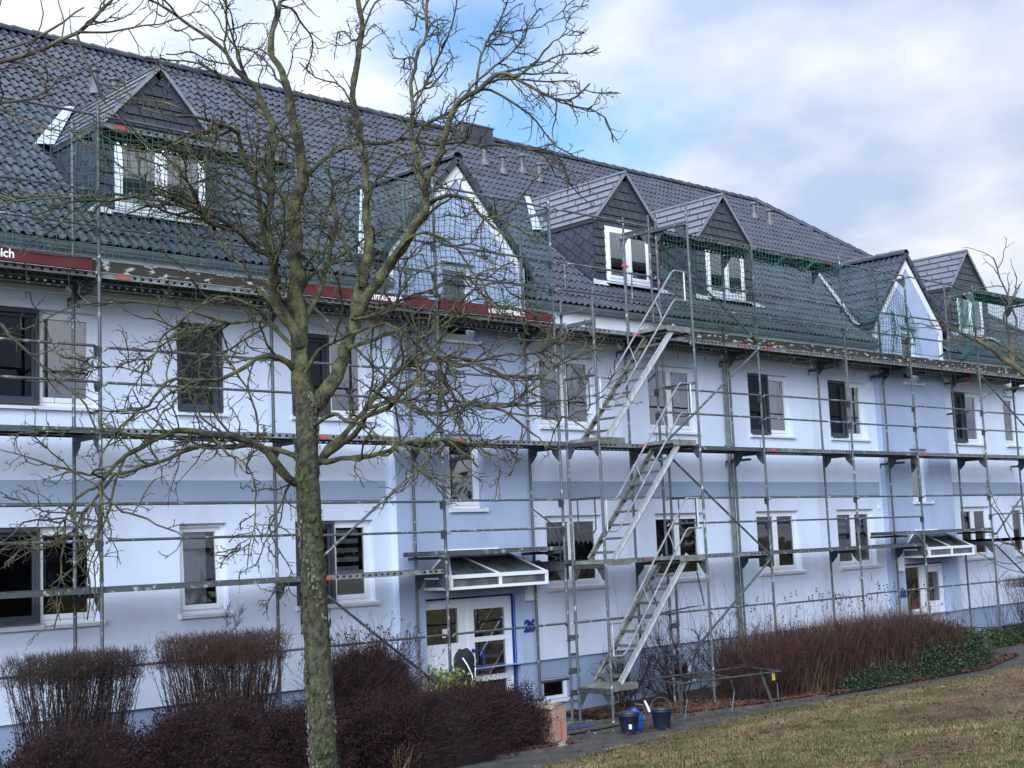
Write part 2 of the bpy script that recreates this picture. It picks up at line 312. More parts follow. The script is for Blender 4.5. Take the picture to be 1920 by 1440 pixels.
# ================================================================ BUILDING
B=root('apartment_building',(8,1.02,-2.6),'long white and blue apartment house with dark tiled roof, slate dormers and two entrances','building')
YF=1.02; YB=.88
X0,X1=-6.0,27.4
def wall_grid(mb,x0,x1,z0,z1,Y,holes,depth,mi=0,mr=None):
    xs=sorted({x0,x1,*[h[0] for h in holes],*[h[1] for h in holes]}); zs=sorted({z0,z1,*[h[2] for h in holes],*[h[3] for h in holes]})
    xs=[x for x in xs if x0<=x<=x1]; zs=[z for z in zs if z0<=z<=z1]
    for a,b in zip(xs[:-1],xs[1:]):
        for c,d in zip(zs[:-1],zs[1:]):
            mxx,mz=(a+b)/2,(c+d)/2
            if any(h[0]<mxx<h[1] and h[2]<mz<h[3] for h in holes): continue
            mb.add([(a,Y,c),(b,Y,c),(b,Y,d),(a,Y,d)],[(0,1,2,3)],mi)
    r=mi if mr is None else mr
    for (a,b,c,d) in holes:
        e=Y+depth
        mb.add([(a,Y,c),(a,e,c),(a,e,d),(a,Y,d)],[(3,2,1,0)],r); mb.add([(b,Y,c),(b,e,c),(b,e,d),(b,Y,d)],[(0,1,2,3)],r)
        if d<z1-.001: mb.add([(a,Y,d),(b,Y,d),(b,e,d),(a,e,d)],[(0,1,2,3)],r)
        if c>z0+.001: mb.add([(a,Y,c),(b,Y,c),(b,e,c),(a,e,c)],[(3,2,1,0)],r)
Z1=(2.36,3.65); Z0=(-.46,.80)
cols=[(-1.55,.49,'A'),(1.68,2.44,'B'),(3.60,5.05,'C'),(8.79,10.24,'E'),(11.69,13.13,'F'),(14.82,16.30,'G'),(17.70,19.17,'H'),(23.0,24.45,'I'),(25.6,26.35,'J'),(-4.6,-3.0,'Z')]
bays=[(5.41,8.36),(19.55,22.46)]
holes=[(a,b,*z) for a,b,_ in cols for z in (Z0,Z1)]
segs=[(X0,5.41),(8.36,19.55),(22.46,X1)]
for a,b in segs:
    mb=MB(); wall_grid(mb,a,b,-1.65,3.90,YF,[h for h in holes if a<h[0]<b],.17)
    mb.add([(a,YF,-1.65),(b,YF,-1.65),(b,YF+.06,-1.65),(a,YF+.06,-1.65)],[(0,1,2,3)])
    mk('wall',mb,m_white,B)
    mb=MB(); bh=[(8.62,9.22,-2.33,-1.97),(12.0,12.6,-2.33,-1.97),(15.2,15.8,-2.33,-1.97),(2.0,2.6,-2.33,-1.97)]
    wall_grid(mb,a,b,-2.9,-1.62,YF+.05,[h for h in bh if a<h[0]<b],.14); mk('plinth',mb,m_plinth,B)
    # raised coloured band with drip edge, upper fascia box and ledge
    e0=a+.02 if a<0 else a+.18; e1=b-.12
    mb=MB(); mb.box(e0 if a>0 else a,e1,YF-.035,YF+.01,1.14,1.40); mb.box((e0 if a>0 else a),e1,YF-.05,YF+.01,1.105,1.137); o=mk('wall_band',mb,[m_band],B)
    mb=MB(); mb.box(a,b,YF-.09,YF+.2,3.90,4.58); mk('fascia',mb,m_fascia,B)
    mb=MB(); mb.box(a,b,YF-.13,YF-.085,3.86,3.93); mk('ledge',mb,m_pvc,B)
    # gutter
    mb=MB(); n=9; r=.075; yc=.80; zc=4.52
    for k in range(n):
        t0=math.pi+math.pi*k/n; t1=math.pi+math.pi*(k+1)/n
        p=lambda t,rr: (yc+rr*math.cos(t),zc+rr*math.sin(t))
        for (q0,q1,rv) in ((p(t0,r),p(t1,r),0),(p(t0,r-.006),p(t1,r-.006),1)):
            f=[(0,1,2,3)] if rv==0 else [(3,2,1,0)]
            mb.add([(a,*q0),(b,*q0),(b,*q1),(a,*q1)],f)
    mb.tube([(a,yc-r,zc+.004),(b,yc-r,zc+.004)],.011,6)
    x=a+.4
    while x<b: mb.box(x,x+.03,yc-r-.004,yc+r+.1,zc-.083,zc-.070); x+=.75
    mk('gutter',mb,m_zinc,B)
# ---- windows
def pane(par,x0,x1,z0,z1,y,m=None,name='pane'):
    mb=MB(); mb.add([(x0,y,z0),(x1,y,z0),(x1,y,z1),(x0,y,z1)],[(0,1,2,3)]); return mk(name,mb,m or m_glass,par)
def fr(mb,x0,x1,z0,z1,y0,y1,w,mi=0,wb=None):
    wb=wb or w
    mb.box(x0,x0+w,y0,y1,z0,z1,mi); mb.box(x1-w,x1,y0,y1,z0,z1,mi); mb.box(x0+w,x1-w,y0,y1,z1-w,z1,mi); mb.box(x0+w,x1-w,y0,y1,z0,z0+wb,mi)
def curtain(par,x0,x1,z0,z1,y,m,amp=.02,scal=0):
    n=max(12,int((x1-x0)/.02)); mb=MB(); P=[]
    for k in range(n+1):
        x=x0+(x1-x0)*k/n; yy=y+amp*math.sin(k*1.3+math.sin(k*.37)*2); zb=z0+(abs(((k/6)%1)-.5)*2*scal if scal else 0)
        P+= [(x,yy,zb),(x,yy,z1)]
    mb.add(P,[(2*k,2*k+2,2*k+3,2*k+1) for k in range(n)]); return mk('curtain',mb,m,par,smooth=True)
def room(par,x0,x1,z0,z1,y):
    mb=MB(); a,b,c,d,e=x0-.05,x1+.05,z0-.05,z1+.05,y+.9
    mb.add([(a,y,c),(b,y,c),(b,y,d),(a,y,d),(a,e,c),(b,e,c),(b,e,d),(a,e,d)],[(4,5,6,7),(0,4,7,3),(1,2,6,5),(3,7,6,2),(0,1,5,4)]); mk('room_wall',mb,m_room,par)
def sillmk(par,x0,x1,z,y,out=.06):
    mb=MB(); mb.prism([(x0-.03,y-out,z-.045),(x0-.03,y-out,z-.005),(x0-.03,y+.17,z+.02),(x0-.03,y+.17,z-.02)],(x1-x0+.06,0,0)); mb.box(x0-.035,x0-.025,y-out-.002,y+.02,z-.05,z+.02); mb.box(x1+.025,x1+.035,y-out-.002,y+.02,z-.05,z+.02); mk('sill',mb,m_sill,par)
def window(x0,x1,z0,z1,Y,parts,depth=.10,cur=None,label=None,y_out=.06):
    """parts: list of (x_from,x_to,kind) kind: n normal sash, s dark insect screen / dark sash"""
    y=Y+depth; mb=MB(); fr(mb,x0,x1,z0+.015,z1,y,y+.07,.055)
    for a,b,k in parts[:-1]: mb.box(b-.02,b+.02,y,y+.065,z0+.05,z1-.055)
    w=mk('window',mb,m_pvc,B)
    if label: w['label']=label
    for a,b,k in parts:
        A=a if a>x0+.01 else x0+.05; Bb=b if b<x1-.01 else x1-.05; A+= .004; Bb-=.004
        sm=MB(); 
        if k=='t':   # tilted sash
            fr(sm,A,Bb,z0+.07,z1-.05,0,.06,.065); ang=R(5)
            sm.v=[(px,y-.02-(pz-(z0+.07))*math.sin(ang)*-.0+py+ (pz-(z0+.07))*math.tan(ang)*0.6,pz) for px,py,pz in sm.v]
            mk('sash',sm,m_pvc,w)
            pm=MB(); t=lambda zz:(zz-(z0+.07))*math.tan(ang)*.6
            pm.add([(A+.06,y+.01+t(z0+.13),z0+.13),(Bb-.06,y+.01+t(z0+.13),z0+.13),(Bb-.06,y+.01+t(z1-.11),z1-.11),(A+.06,y+.01+t(z1-.11),z1-.11)],[(0,1,2,3)]); mk('pane',pm,m_glass0,w)
            continue
        fr(sm,A,Bb,z0+.07,z1-.05,y-.015,y+.05,.062); mk('sash',sm,m_pvc,w)
        pane(w,A+.06,Bb-.06,z0+.13,z1-.11,y+.02,m_glass if z0>.9 else m_glass0)
        if k=='s':
            q=MB(); fr(q,a+(.0 if a>x0 else .01),b-(.0 if b<x1 else .01),z0+.03,z1-.02,y-.075,y-.018,.045); mk('screen_frame',q,m_dark,w)
            pane(w,a+.05,b-.05,z0+.07,z1-.06,y-.04,m_screen,'screen')
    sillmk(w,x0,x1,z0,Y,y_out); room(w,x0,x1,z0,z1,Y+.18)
    for c in (cur or []):
        a,b,zb,zt,m,sc=c; curtain(w,a,b,zb,zt,y+(.15 if parts[0][2]=='t' else .05),m,.010,sc)
    return w
m_screen=glass('insect_screen',(.30,.32,.36),.5,1.1)
def split(x0,x1,kinds):
    n=len(kinds); return [(x0+(x1-x0)*i/n,x0+(x1-x0)*(i+1)/n,k) for i,k in enumerate(kinds)]
KU={'A':'sn','B':'s','C':'sn','E':'nn','F':'nn','G':'sn','H':'sn','I':'sn','J':'n','Z':'nn'}
KD={'A':'sn','B':'t','C':'sn','E':'nn','F':'nn','G':'nn','H':'nn','I':'nn','J':'n','Z':'nn'}
for a,b,nm in cols:
    w=b-a; mid=(a+b)/2
    split_at=lambda ks: split(a,b,ks) if nm!='A' else [(a,-.32,ks[0]),(-.32,b,ks[1])]
    z0,z1=Z1; cu={'A':[(-.2,b-.08,z0+.5,z1,m_curt,0)],'E':[(a+.1,b-.3,z0+.62,z1,m_curt,0)],'F':[(mid+.05,b-.32,z0+.6,z1,m_curt,0),(a+.1,mid,z0+.7,z1,m_curt,0)],'G':[(mid+.05,b-.3,z0+.35,z1,m_curt,0),(a+.2,a+.5,z0,z1-.3,m_curt2,0)],'H':[(mid,b-.3,z0,z1,m_curt,0)],'C':[(mid+.1,b-.1,z0,z1,m_curt2,0)],'I':[(mid,b-.4,z0,z1,m_curt2,0)]}.get(nm)
    window(a,b,z0,z1,YF,split_at(KU[nm]),cur=cu,depth=.10)
    z0,z1=Z0; cu={'B':[(a+.05,b-.2,z0,z1,m_curt,0)],'C':[(mid+.08,b-.1,z0,z0+.5,m_curt,0)],'E':[(a+.06,mid-.02,z1-.52,z1,m_curt,.09),(mid+.06,b-.1,z1-.52,z1,m_curt,.09)],'F':[(mid+.08,mid+.3,z0,z1,m_curt2,0)],'G':[(mid+.05,b-.3,z0,z1,m_curt2,0),(a+.1,mid,z0,z1,m_curt2,0)],'H':[(a+.1,mid-.05,z0,z0+.62,m_curt,0),(mid+.08,b-.1,z0,z0+.62,m_curt,0)],'I':[(mid+.25,b-.25,z0,z1,m_curt2,0)]}.get(nm)
    w=window(a,b,z0,z1,YF,split_at(KD[nm]),cur=cu,depth=.10,y_out=.085)
    if nm in 'CH':   # slatted duo blind
        mb=MB(); zz=z1-.14
        while zz>z0+.55:
            mb.box(mid+.1,b-.15,YF+.21,YF+.215,zz-.07,zz); 
            if nm=='H': mb.box(a+.12,mid-.1,YF+.21,YF+.215,zz-.07,zz)
            zz-=.14
        mk('blind',mb,m_blind,w)
# basement windows
for x0,x1,z0,z1 in [(8.62,9.22,-2.33,-1.97),(12.0,12.6,-2.33,-1.97),(15.2,15.8,-2.33,-1.97)]:
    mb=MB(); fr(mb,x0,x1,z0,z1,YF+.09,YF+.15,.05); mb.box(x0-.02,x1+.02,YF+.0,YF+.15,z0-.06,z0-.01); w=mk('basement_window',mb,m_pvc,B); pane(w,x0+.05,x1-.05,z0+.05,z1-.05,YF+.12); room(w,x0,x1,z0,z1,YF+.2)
# round vent covers
for x,z in [(2.9,.95),(8.52,3.68),(8.55,.86),(19.38,3.62),(19.4,.83),(24.75,3.62),(24.75,.83)]:
    mb=MB(); mb.tube([(x,YF-.02,z),(x,YF+.01,z)],.062,14); mb.tube([(x,YF-.03,z),(x,YF-.019,z)],.045,12); mk('vent_cover',mb,m_pvc,B)
# joint / downpipe
mb=MB(); px=13.93; mb.tube([(px,.80,4.46),(px,.84,4.36),(px,.90,4.2),(px,.90,-1.5)],.05,10)
for z in (-1.2,.6,2.1,3.7): mb.tube([(px,.90,z),(px,.90,z+.04)],.058,10); mb.box(px-.01,px+.01,.9,YF,z+.01,z+.03)
mb.tube([(px,.90,-1.5),(px,.90,-2.7)],.062,10); mk('downpipe',mb,mat('weathered_pipe',(.10,.125,.115),.6,.2,scale=7,col2=(.20,.23,.22),objvar=0),B)
# ---- stair bays with gables
mats_bay=[m_blue,m_white]
for bi,(a,b) in enumerate(bays):
    c=(a+b)/2+(.0 if bi else .0); dx0,dx1=(5.93,8.0) if bi==0 else (20.07,22.06)
    wx0,wx1=(6.52,7.27) if bi==0 else (20.66,21.43)
    hs=[(wx0,wx1,.93,2.17),(wx0,wx1,3.72,5.04),(dx0,dx1,-1.65,-.48)]
    mb=MB(); wall_grid(mb,a,b,-1.65,5.05,YB,[h for h in hs],.22)
    # gable triangle
    zt=6.68; mb.add([(a,YB,5.05),(b,YB,5.05),(c,YB,5.05+(zt-5.05))],[(0,1,2)])
    # cheeks
    wm=1 if True else 0
    for x,s in ((a,1),(b,-1)):
        f=[(0,1,2,3)] if s<0 else [(3,2,1,0)]
        mb.add([(x,YB,-1.65),(x,YB+.3,-1.65),(x,YB+.3,4.4),(x,YB,4.4)],f,1 if bi==0 else 0)
        mb.add([(x,YB,4.4),(x,2.2,4.4),(x,2.2,5.05),(x,YB,5.05)],f,1)
    mb.add([(a,YB,-1.65),(b,YB,-1.65),(b,YB+.2,-1.65),(a,YB+.2,-1.65)],[(0,1,2,3)])
    mk('stair_bay',mb,mats_bay,B)
    for q0,q1 in ((a,dx0),(dx1,b)):
        if q1-q0<.02: continue
        mb=MB(); mb.box(q0,q1,YB+.05,YB+.3,-2.9,-1.652); mk('plinth',mb,m_plinth,B)
    for (x0,x1,z0,z1) in hs[:2]:
        w=window(x0,x1,z0,z1,YB,[(x0,x1,'n')],depth=.13)
        if z0>3:
            for k in range(5): 
                mb=MB(); zz=z0+.2+k*.2; mb.box(x0+.12,x1-.12,YB+.21,YB+.22,zz,zz+.025); mk('shelf_slat',mb,m_dark,w)
    # white verge boards
    s=1.61/1.475; mb=MB()
    for sg in (-1,1):
        xe=a-.02 if sg<0 else b+.02; hw=abs(xe-c); za=5.05+1.61; 
        ang=math.atan2(1.61,hw); t=.17/math.cos(ang)
        mb.prism([(xe,YB-.05,5.10-t),(c,YB-.05,6.72-t),(c,YB-.05,6.72),(xe,YB-.05,5.10)],(0,.07,0))
        mb.box(min(xe,xe-sg*.1),max(xe,xe-sg*.1),YB-.025,YB+.02,4.35,5.05)
    mk('verge_board',mb,m_pvc,B)
    # entrance: door leaf set
    y=YB+.22; zt=-.52; zb=-2.58
    mb=MB(); fr(mb,dx0,dx1,zb,zt,y,y+.07,.055); 
    mid=(6.93 if bi==0 else 21.1); mb.box(mid-.05,mid+.05,y-.005,y+.07,zb,zt-.05)
    D=mk('entrance_door',mb,m_pvc,B); D['label']='white glazed entrance door with blue handle and letterboxes' if bi==0 else 'white entrance door beside a dark open leaf'
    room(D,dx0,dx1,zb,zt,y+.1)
    if bi==0:
        mb=MB(); fr(mb,dx0+.05,mid-.05,zb+.05,zt-.055,y-.01,y+.06,.085); mb.box(dx0+.1,mid-.1,y,y+.06,-1.42,-1.22); mk('side_light',mb,m_pvc,D); pane(D,dx0+.13,mid-.13,-1.22,-.66,y+.03)
        mb=MB(); mb.box(dx0+.13,mid-.13,y-.02,y+.05,-2.5,-1.42); mk('letterbox_panel',mb,m_pvc,D)
        for r_ in range(5):
            for c_ in range(2):
                x=dx0+.22+c_*.36; z=-1.56-r_*.165; q=MB(); q.box(x,x+.28,y-.032,y-.021,z-.055,z+.0); q.box(x,x+.28,y-.030,y-.021,z-.115,z-.070); mk('letterbox',q,m_sill,D)
        q=MB(); q.box(dx0+.16,dx0+.2,y-.026,y-.021,-2.3,-1.55)
        for r_ in range(4):
            for c_ in range(2):
                x=dx0+.25+c_*.36; z=-1.575-r_*.165; q.box(x,x+.10,y-.035,y-.0325,z-.03,z-.012)
        mk('name_plate',q,m_dark,D)
        q=MB(); q.box(6.42,6.56,y-.024,y-.018,-1.12,-.98); mk('notice',q,m_paper,D)
        mb=MB(); x0,x1=mid+.05,dx1-.05; fr(mb,x0,x1,zb+.03,zt-.055,y-.02,y+.05,.13); mb.box(x0+.13,x1-.13,y-.02,y+.05,-1.24,-1.16); mb.box(x0+.13,x1-.13,y-.02,y+.05,-1.88,-1.79); mk('door_leaf',mb,m_pvc,D)
        for z0,z1 in ((-1.16,-.70),(-1.79,-1.24),(-2.42,-1.88)): pane(D,x0+.13,x1-.13,z0,z1,y+.02)
        mb=MB(); hx=mid+.13; mb.tube([(hx,y-.03,-1.37),(hx+.02,y-.09,-1.37),(hx+.13,y-.10,-1.37),(hx+.16,y-.10,-1.40),(hx+.16,y-.10,-1.61),(hx+.13,y-.10,-1.64),(hx+.02,y-.09,-1.64),(hx,y-.03,-1.64)],.014,8)
        for z in (-1.37,-1.64): mb.tube([(hx,y-.02,z),(hx,y-.045,z)],.032,12)
        mb.tube([(hx,y-.02,-1.83),(hx,y-.032,-1.83)],.025,10); mk('handle',mb,m_navy,D)
        mb=MB(); mb.box(dx0,dx1,y-.02,y-.002,zt,zt+.055); mb.box(dx1-.045,dx1,y-.03,y-.021,zb,zt); mb.tube([(dx1+.0,YB+.16,zb),(dx1+.0,YB+.16,zt)],.012,6); mk('frame_trim',mb,m_navy,D)
    else:
        pane(D,dx0+.06,mid-.05,zb+.05,zt-.06,y+.03)
        q=MB(); q.box(20.62,20.95,y+.0,y+.012,-1.52,-1.30); mk('notice',q,m_ban,D); q=MB(); q.box(20.62,20.95,y+.0,y+.012,-1.80,-1.53); mk('notice',q,m_paper,D)
        mb=MB(); x0,x1=mid+.05,dx1-.03; fr(mb,x0,x1,zb+.03,zt-.055,y-.02,y+.05,.13); mb.box(x0+.13,x1-.13,y-.015,y+.04,zb+.1,-1.38); mk('door_leaf',mb,m_pvc,D); pane(D,x0+.13,x1-.13,-1.38,-.70,y+.02)
        q=MB(); q.box(x0+.15,x1-.13,y-.03,y-.016,-1.50,-1.48); 
        for r_ in range(6): q.box(x0+.18,x1-.2,y-.022,y-.016,-1.6-r_*.12,-1.59-r_*.12)
        mk('letterbox_slot',q,m_sill,D)
    # canopy (hipped, white bars, dark glass)
    yo=.25; xl,xr=(5.93,8.0) if bi==0 else (20.08,22.04); zf=-.13; zr=.27; r1,r2=xl+.5,xr-.5; xm=(xl+xr)/2
    C_=MB(); bar=lambda p,q,w=.022: C_.tube([p,q],w,4)
    FL,FM,FR=(xl,yo,zf),(xm,yo,zf),(xr,yo,zf); WL,WR=(xl,YB-.01,zf),(xr,YB-.01,zf); R1,R2=(r1,YB-.02,zr),(r2,YB-.02,zr)
    for p,q in ((R1,FL),(R1,FM),(R2,FR),(WL,R1),(WR,R2),(R1,R2)): bar(p,q,.020)
    C_.box(xl-.02,xr+.02,yo-.03,yo+.03,zf-.04,zf+.02); C_.box(xl-.02,xr+.02,yo-.03,yo+.03,zf-.21,zf-.165)
    for x in (xl,xr): C_.box(x-.022,x+.022,yo+.03,YB,zf-.04,zf+.02); C_.box(x-.022,x+.022,yo+.03,YB,zf-.21,zf-.165)
    for x in (xl,xm,xr): C_.box(x-.025,x+.025,yo-.025,yo+.02,zf-.165,zf-.04)
    K=mk('canopy',C_,m_pvc,B)
    for q in ([R1,FL,FM],[R1,FM,FR,R2],[WL,FL,R1],[WR,R2,FR],[(xl,yo,zf-.165),(xm,yo,zf-.165),(xm,yo,zf-.04),(xl,yo,zf-.04)],[(xm,yo,zf-.165),(xr,yo,zf-.165),(xr,yo,zf-.04),(xm,yo,zf-.04)],[(xl,yo,zf-.165),(xl,YB,zf-.165),(xl,YB,zf-.04),(xl,yo,zf-.04)],[(xr,yo,zf-.165),(xr,YB,zf-.165),(xr,YB,zf-.04),(xr,yo,zf-.04)]):
        g=MB(); g.add(q,[tuple(range(len(q)))]); mk('canopy_pane',g,m_roofglass,K)
    # small white box + house number
    bx=8.1 if bi==0 else 19.72; mb=MB(); mb.box(bx,bx+.19,YB-.09,YB+.0,-.62,-.30); mk('junction_box',mb,m_pvc,B)
    cu=bpy.data.curves.new('n','FONT'); cu.body='26' if bi==0 else '26a'; cu.size=.27; cu.offset=.009; cu.extrude=.012; cu.shear=.15; cu.space_character=.85
    to=bpy.data.objects.new('t',cu); COL.objects.link(to); bpy.context.view_layer.update(); me=bpy.data.meshes.new_from_object(to.evaluated_get(bpy.context.evaluated_depsgraph_get())); bpy.data.objects.remove(to)
    no=bpy.data.objects.new('house_number',me); COL.objects.link(no); me.materials.clear(); me.materials.append(m_navy); no.parent=B; no.location=Vector((8.03 if bi==0 else 19.66,YB-.014,-1.13 if bi==0 else -1.2))-ROOTLOC[B.name]; no.rotation_euler=(R(90),0,0)

# dense trees and shrubs on the far side of the lawn, behind the viewpoint (they show in the window panes)
n=26000; x=rng.uniform(-60,70,n); h_=4.5+2.5*np.sin(x*.21)+1.6*np.sin(x*.57+1)+rng.normal(0,.5,n); zz=-1.3+rng.uniform(0,1,n)**.8*h_; y=-46+rng.normal(0,2.2,n)
C_=np.stack([x,y,zz],1); a_=rng.normal(0,1,(n,3)); b_=rng.normal(0,1,(n,3)); a_/=np.linalg.norm(a_,axis=1,keepdims=True); b_/=np.linalg.norm(b_,axis=1,keepdims=True)
V_=np.stack([C_-a_*.35,C_+b_*.22,C_+a_*.35,C_-b_*.22],1).reshape(-1,3); o=mkarr('tree_belt',V_,np.arange(4*n).reshape(n,4),mat('dark_winter_foliage',(.016,.019,.026),1,scale=.5,col2=(.040,.043,.052)),loc=(0,-46,-1.5)); setprops(o,'belt of dark winter trees far across the lawn, seen only in the window reflections','tree belt',kind='stuff')
# ---------------------------------------------------------------- roof
A_=math.atan(.865); cA,sA=math.cos(A_),math.sin(A_); YE,ZE=.72,4.54; YR,ZR=6.6,4.54+.865*(6.6-.72)
zroof=lambda y: ZE+.865*(y-YE)
XR=23.13; hipx=lambda y: XR+1.26*(YR-y)
RF=MB(); t=-.05
RF.add([(X0,YE+.25,ZE+.2+t),(hipx(YE),YE+.25,ZE+.2+t),(XR,YR,ZR+t),(X0,YR,ZR+t)],[(0,1,2,3)])
RF.add([(X0,YR,ZR+t),(XR,YR,ZR+t),(hipx(YE),12.5,ZE+t),(X0,12.5,ZE+t)],[(0,1,2,3)]); RF.add([(hipx(YE),YE,ZE+t),(hipx(YE),12.5,ZE+t),(XR,YR,ZR+t)],[(0,1,2)])
RF.add([(X0,YE,ZE+t),(X0,12.5,ZE+t),(X0,YR,ZR+t)],[(2,1,0)]); RF.box(X1-.2,X1,1.02,11.8,-2.9,4.5); RF.box(X0,X0+.2,1.3,11.8,-2.9,4.4); RF.box(X0,X1,11.6,11.8,-2.9,4.5)
roof=mk('roof',RF,m_under,B)
TU=[0,.012,.032,.052,.072,.084,.115,.150,.162,.182,.202,.222,.234,.265,.301]; TH=[.004,.030,.044,.044,.030,.004,.0,.004,.030,.044,.044,.030,.004,.0,.004]
def tile_arrays():
    v=[];f=[];n=len(TU); Ln=.335
    for s,lift in ((0,.026),(Ln,.0)):
        for u,h in zip(TU,TH): v.append((u,s,h+lift))
    for u,h in zip(TU,TH): v.append((u,0,h+.026))
    for u,h in zip(TU,TH): v.append((u,.003,h+.026-.012))
    for i in range(n-1): f.append((i,i+1,n+i+1,n+i)); f.append((3*n+i,3*n+i+1,2*n+i+1,2*n+i))
    return np.array(v),np.array(f)
TV,TF=tile_arrays()
tile_me=bpy.data.meshes.new('roof_tile'); tile_me.from_pydata(TV.tolist(),[],TF.tolist()); tile_me.materials.append(m_tile)
tile_me.polygons.foreach_set('use_smooth',[True]*len(TF)); tile_me.update()
r3,u3,f3=np.array(rr),np.array(uu),np.array(fw)
def pix(p):
    d=np.array(p)-CAM; z=d@f3; return 512+1385.92*(d@r3)/z, 384-1385.92*(d@u3)/z, z
DORM=[(1.72,.96),(11.86,.94),(14.92,.94),(25.18,.96)]; YD=1.5; ZRD=7.52; SD=1.085
GAB=[((a+b)/2,1.70) for a,b in bays]; ZGR=6.80; SG=1.09
def covered(x,y):
    z=zroof(y)
    for c,h in DORM:
        if abs(x-c)<h+.02 and y>YD-.1 and z<ZRD-SD*abs(x-c)-.03: return True
    for c,h in GAB:
        if abs(x-c)<h-.1 and y>YB-.25 and z<ZGR-SG*abs(x-c)-.02: return True
    return False
tiles=[]
Um,Sm,Nm=np.array([1,0,0.]),np.array([0,cA,sA]),np.array([0,-sA,cA])
for r_ in range(26):
    for c_ in range(int((31-X0)/.3)):
        x=X0+c_*.3; s=r_*.30-.02; y=YE+s*cA; ym=y+.15*cA
        if x+.15>hipx(ym)-.05 or ym>YR-.05: continue
        if covered(x+.15,ym): continue
        tiles.append((np.array([x,y,ZE+s*sA]),Um,Sm,Nm,'m'))
cG=1/math.sqrt(1+SG*SG); sG=SG*cG
for gi,(c,h) in enumerate(GAB):
    for sg in (-1,1):
        S_=np.array([-sg*cG,0,sG]); N_=np.array([sg*sG,0,cG]); U_=np.cross(S_,N_); L_=h/cG
        for r_ in range(int(L_/.30)+1):
            s=L_-(r_+1)*.30-.02
            if s<-.12: continue
            for k in range(14):
                y0=.785+k*.3; x=c+sg*(h-s*cG); z=ZGR-SG*h+s*sG
                xm=c+sg*(h-(s+.15)*cG); zm=z+.15*sG
                if zm<zroof(y0+.15)-.02: continue
                o_=np.array([x,y0+(.3 if U_[1]<0 else 0),z]); tiles.append((o_,U_,S_,N_,'g%d'%gi))
# individual tiles: the 300 nearest ones in frame
def key(t):
    p=t[0]+.15*t[1]+.17*t[2]; a,b,z=pix(p); facing=abs(np.dot(t[3],(CAM-p)/np.linalg.norm(CAM-p)))
    return z if (0<a<1024 and 0<b<768 and z>0) else 1e4+z
main=[t for t in tiles if t[4]=='m']; main.sort(key=key)
blo=ROOTLOC[B.name]
def frame4(o_,U_,S_,N_):
    m=Matrix.Identity(4)
    for i in range(3): m[i][0]=U_[i]; m[i][1]=S_[i]; m[i][2]=N_[i]; m[i][3]=o_[i]
    return m
def jit(t):
    o_,U_,S_,N_,k=t; a=rng.normal(0,.004); return (o_+N_*rng.normal(0,.003),U_+S_*a,S_-U_*a,N_)
for t in main[:300]:
    o=bpy.data.objects.new('roof_tile',tile_me); COL.objects.link(o); o.parent=roof; q=jit(t); o.matrix_local=frame4(q[0]-np.array(blo),*q[1:])
def field(name,ts,par):
    vs=[];fs=[];o=0
    for t in ts:
        o_,U_,S_,N_=jit(t); vs.append(o_+TV[:,:1]*U_+TV[:,1:2]*S_+TV[:,2:]*N_); fs.append(TF+o); o+=len(TV)
    ob=mkarr(name,np.concatenate(vs),np.concatenate(fs),m_tile,par,smooth=True); ob['kind']='stuff'; return ob
field('roof_tile',main[300:],roof)
# ridge and hip tiles
def ridge(P,Q,par,r=.11,step=.37,drop=.02,name='ridge_tile'):
    P=np.array(P,float);Q=np.array(Q,float);d=Q-P;Ln=np.linalg.norm(d);d/=Ln; n=max(1,round(Ln/step)); step=Ln/n; side=np.cross(d,[0,0,1]); side/=np.linalg.norm(side); up=np.cross(side,d)
    for k in range(n):
        a=P+d*(k*step); b=a+d*(step+.035); mb=MB(); seg=7; V_=[]
        for c0,rad,lf in ((a,r*1.0,0),(b,r*1.1,.014)):
            for i in range(seg+1):
                th=math.pi*(-.08+1.16*i/seg); V_.append(c0+side*rad*math.cos(th)+up*(rad*math.sin(th)*.85+lf-drop))
        for i in range(seg+1):
            th=math.pi*(-.08+1.16*i/seg); V_.append(b+side*(r*1.1-.02)*math.cos(th)+up*((r*1.1-.02)*math.sin(th)*.85+.014-drop))
        m=seg+1; mb.add(V_,[(i,i+1,m+i+1,m+i) for i in range(seg)]+[(m+i,m+i+1,2*m+i+1,2*m+i) for i in range(seg)]); mk(name,mb,m_tile,par,smooth=False)
ridge((XR+.05,YR,ZR+.04),(X0,YR,ZR+.04),roof)
ridge((hipx(1.2),1.2,zroof(1.2)+.05),(XR,YR,ZR+.05),roof)
for k in range(6): # little ventilated caps along the ridge end
    pass
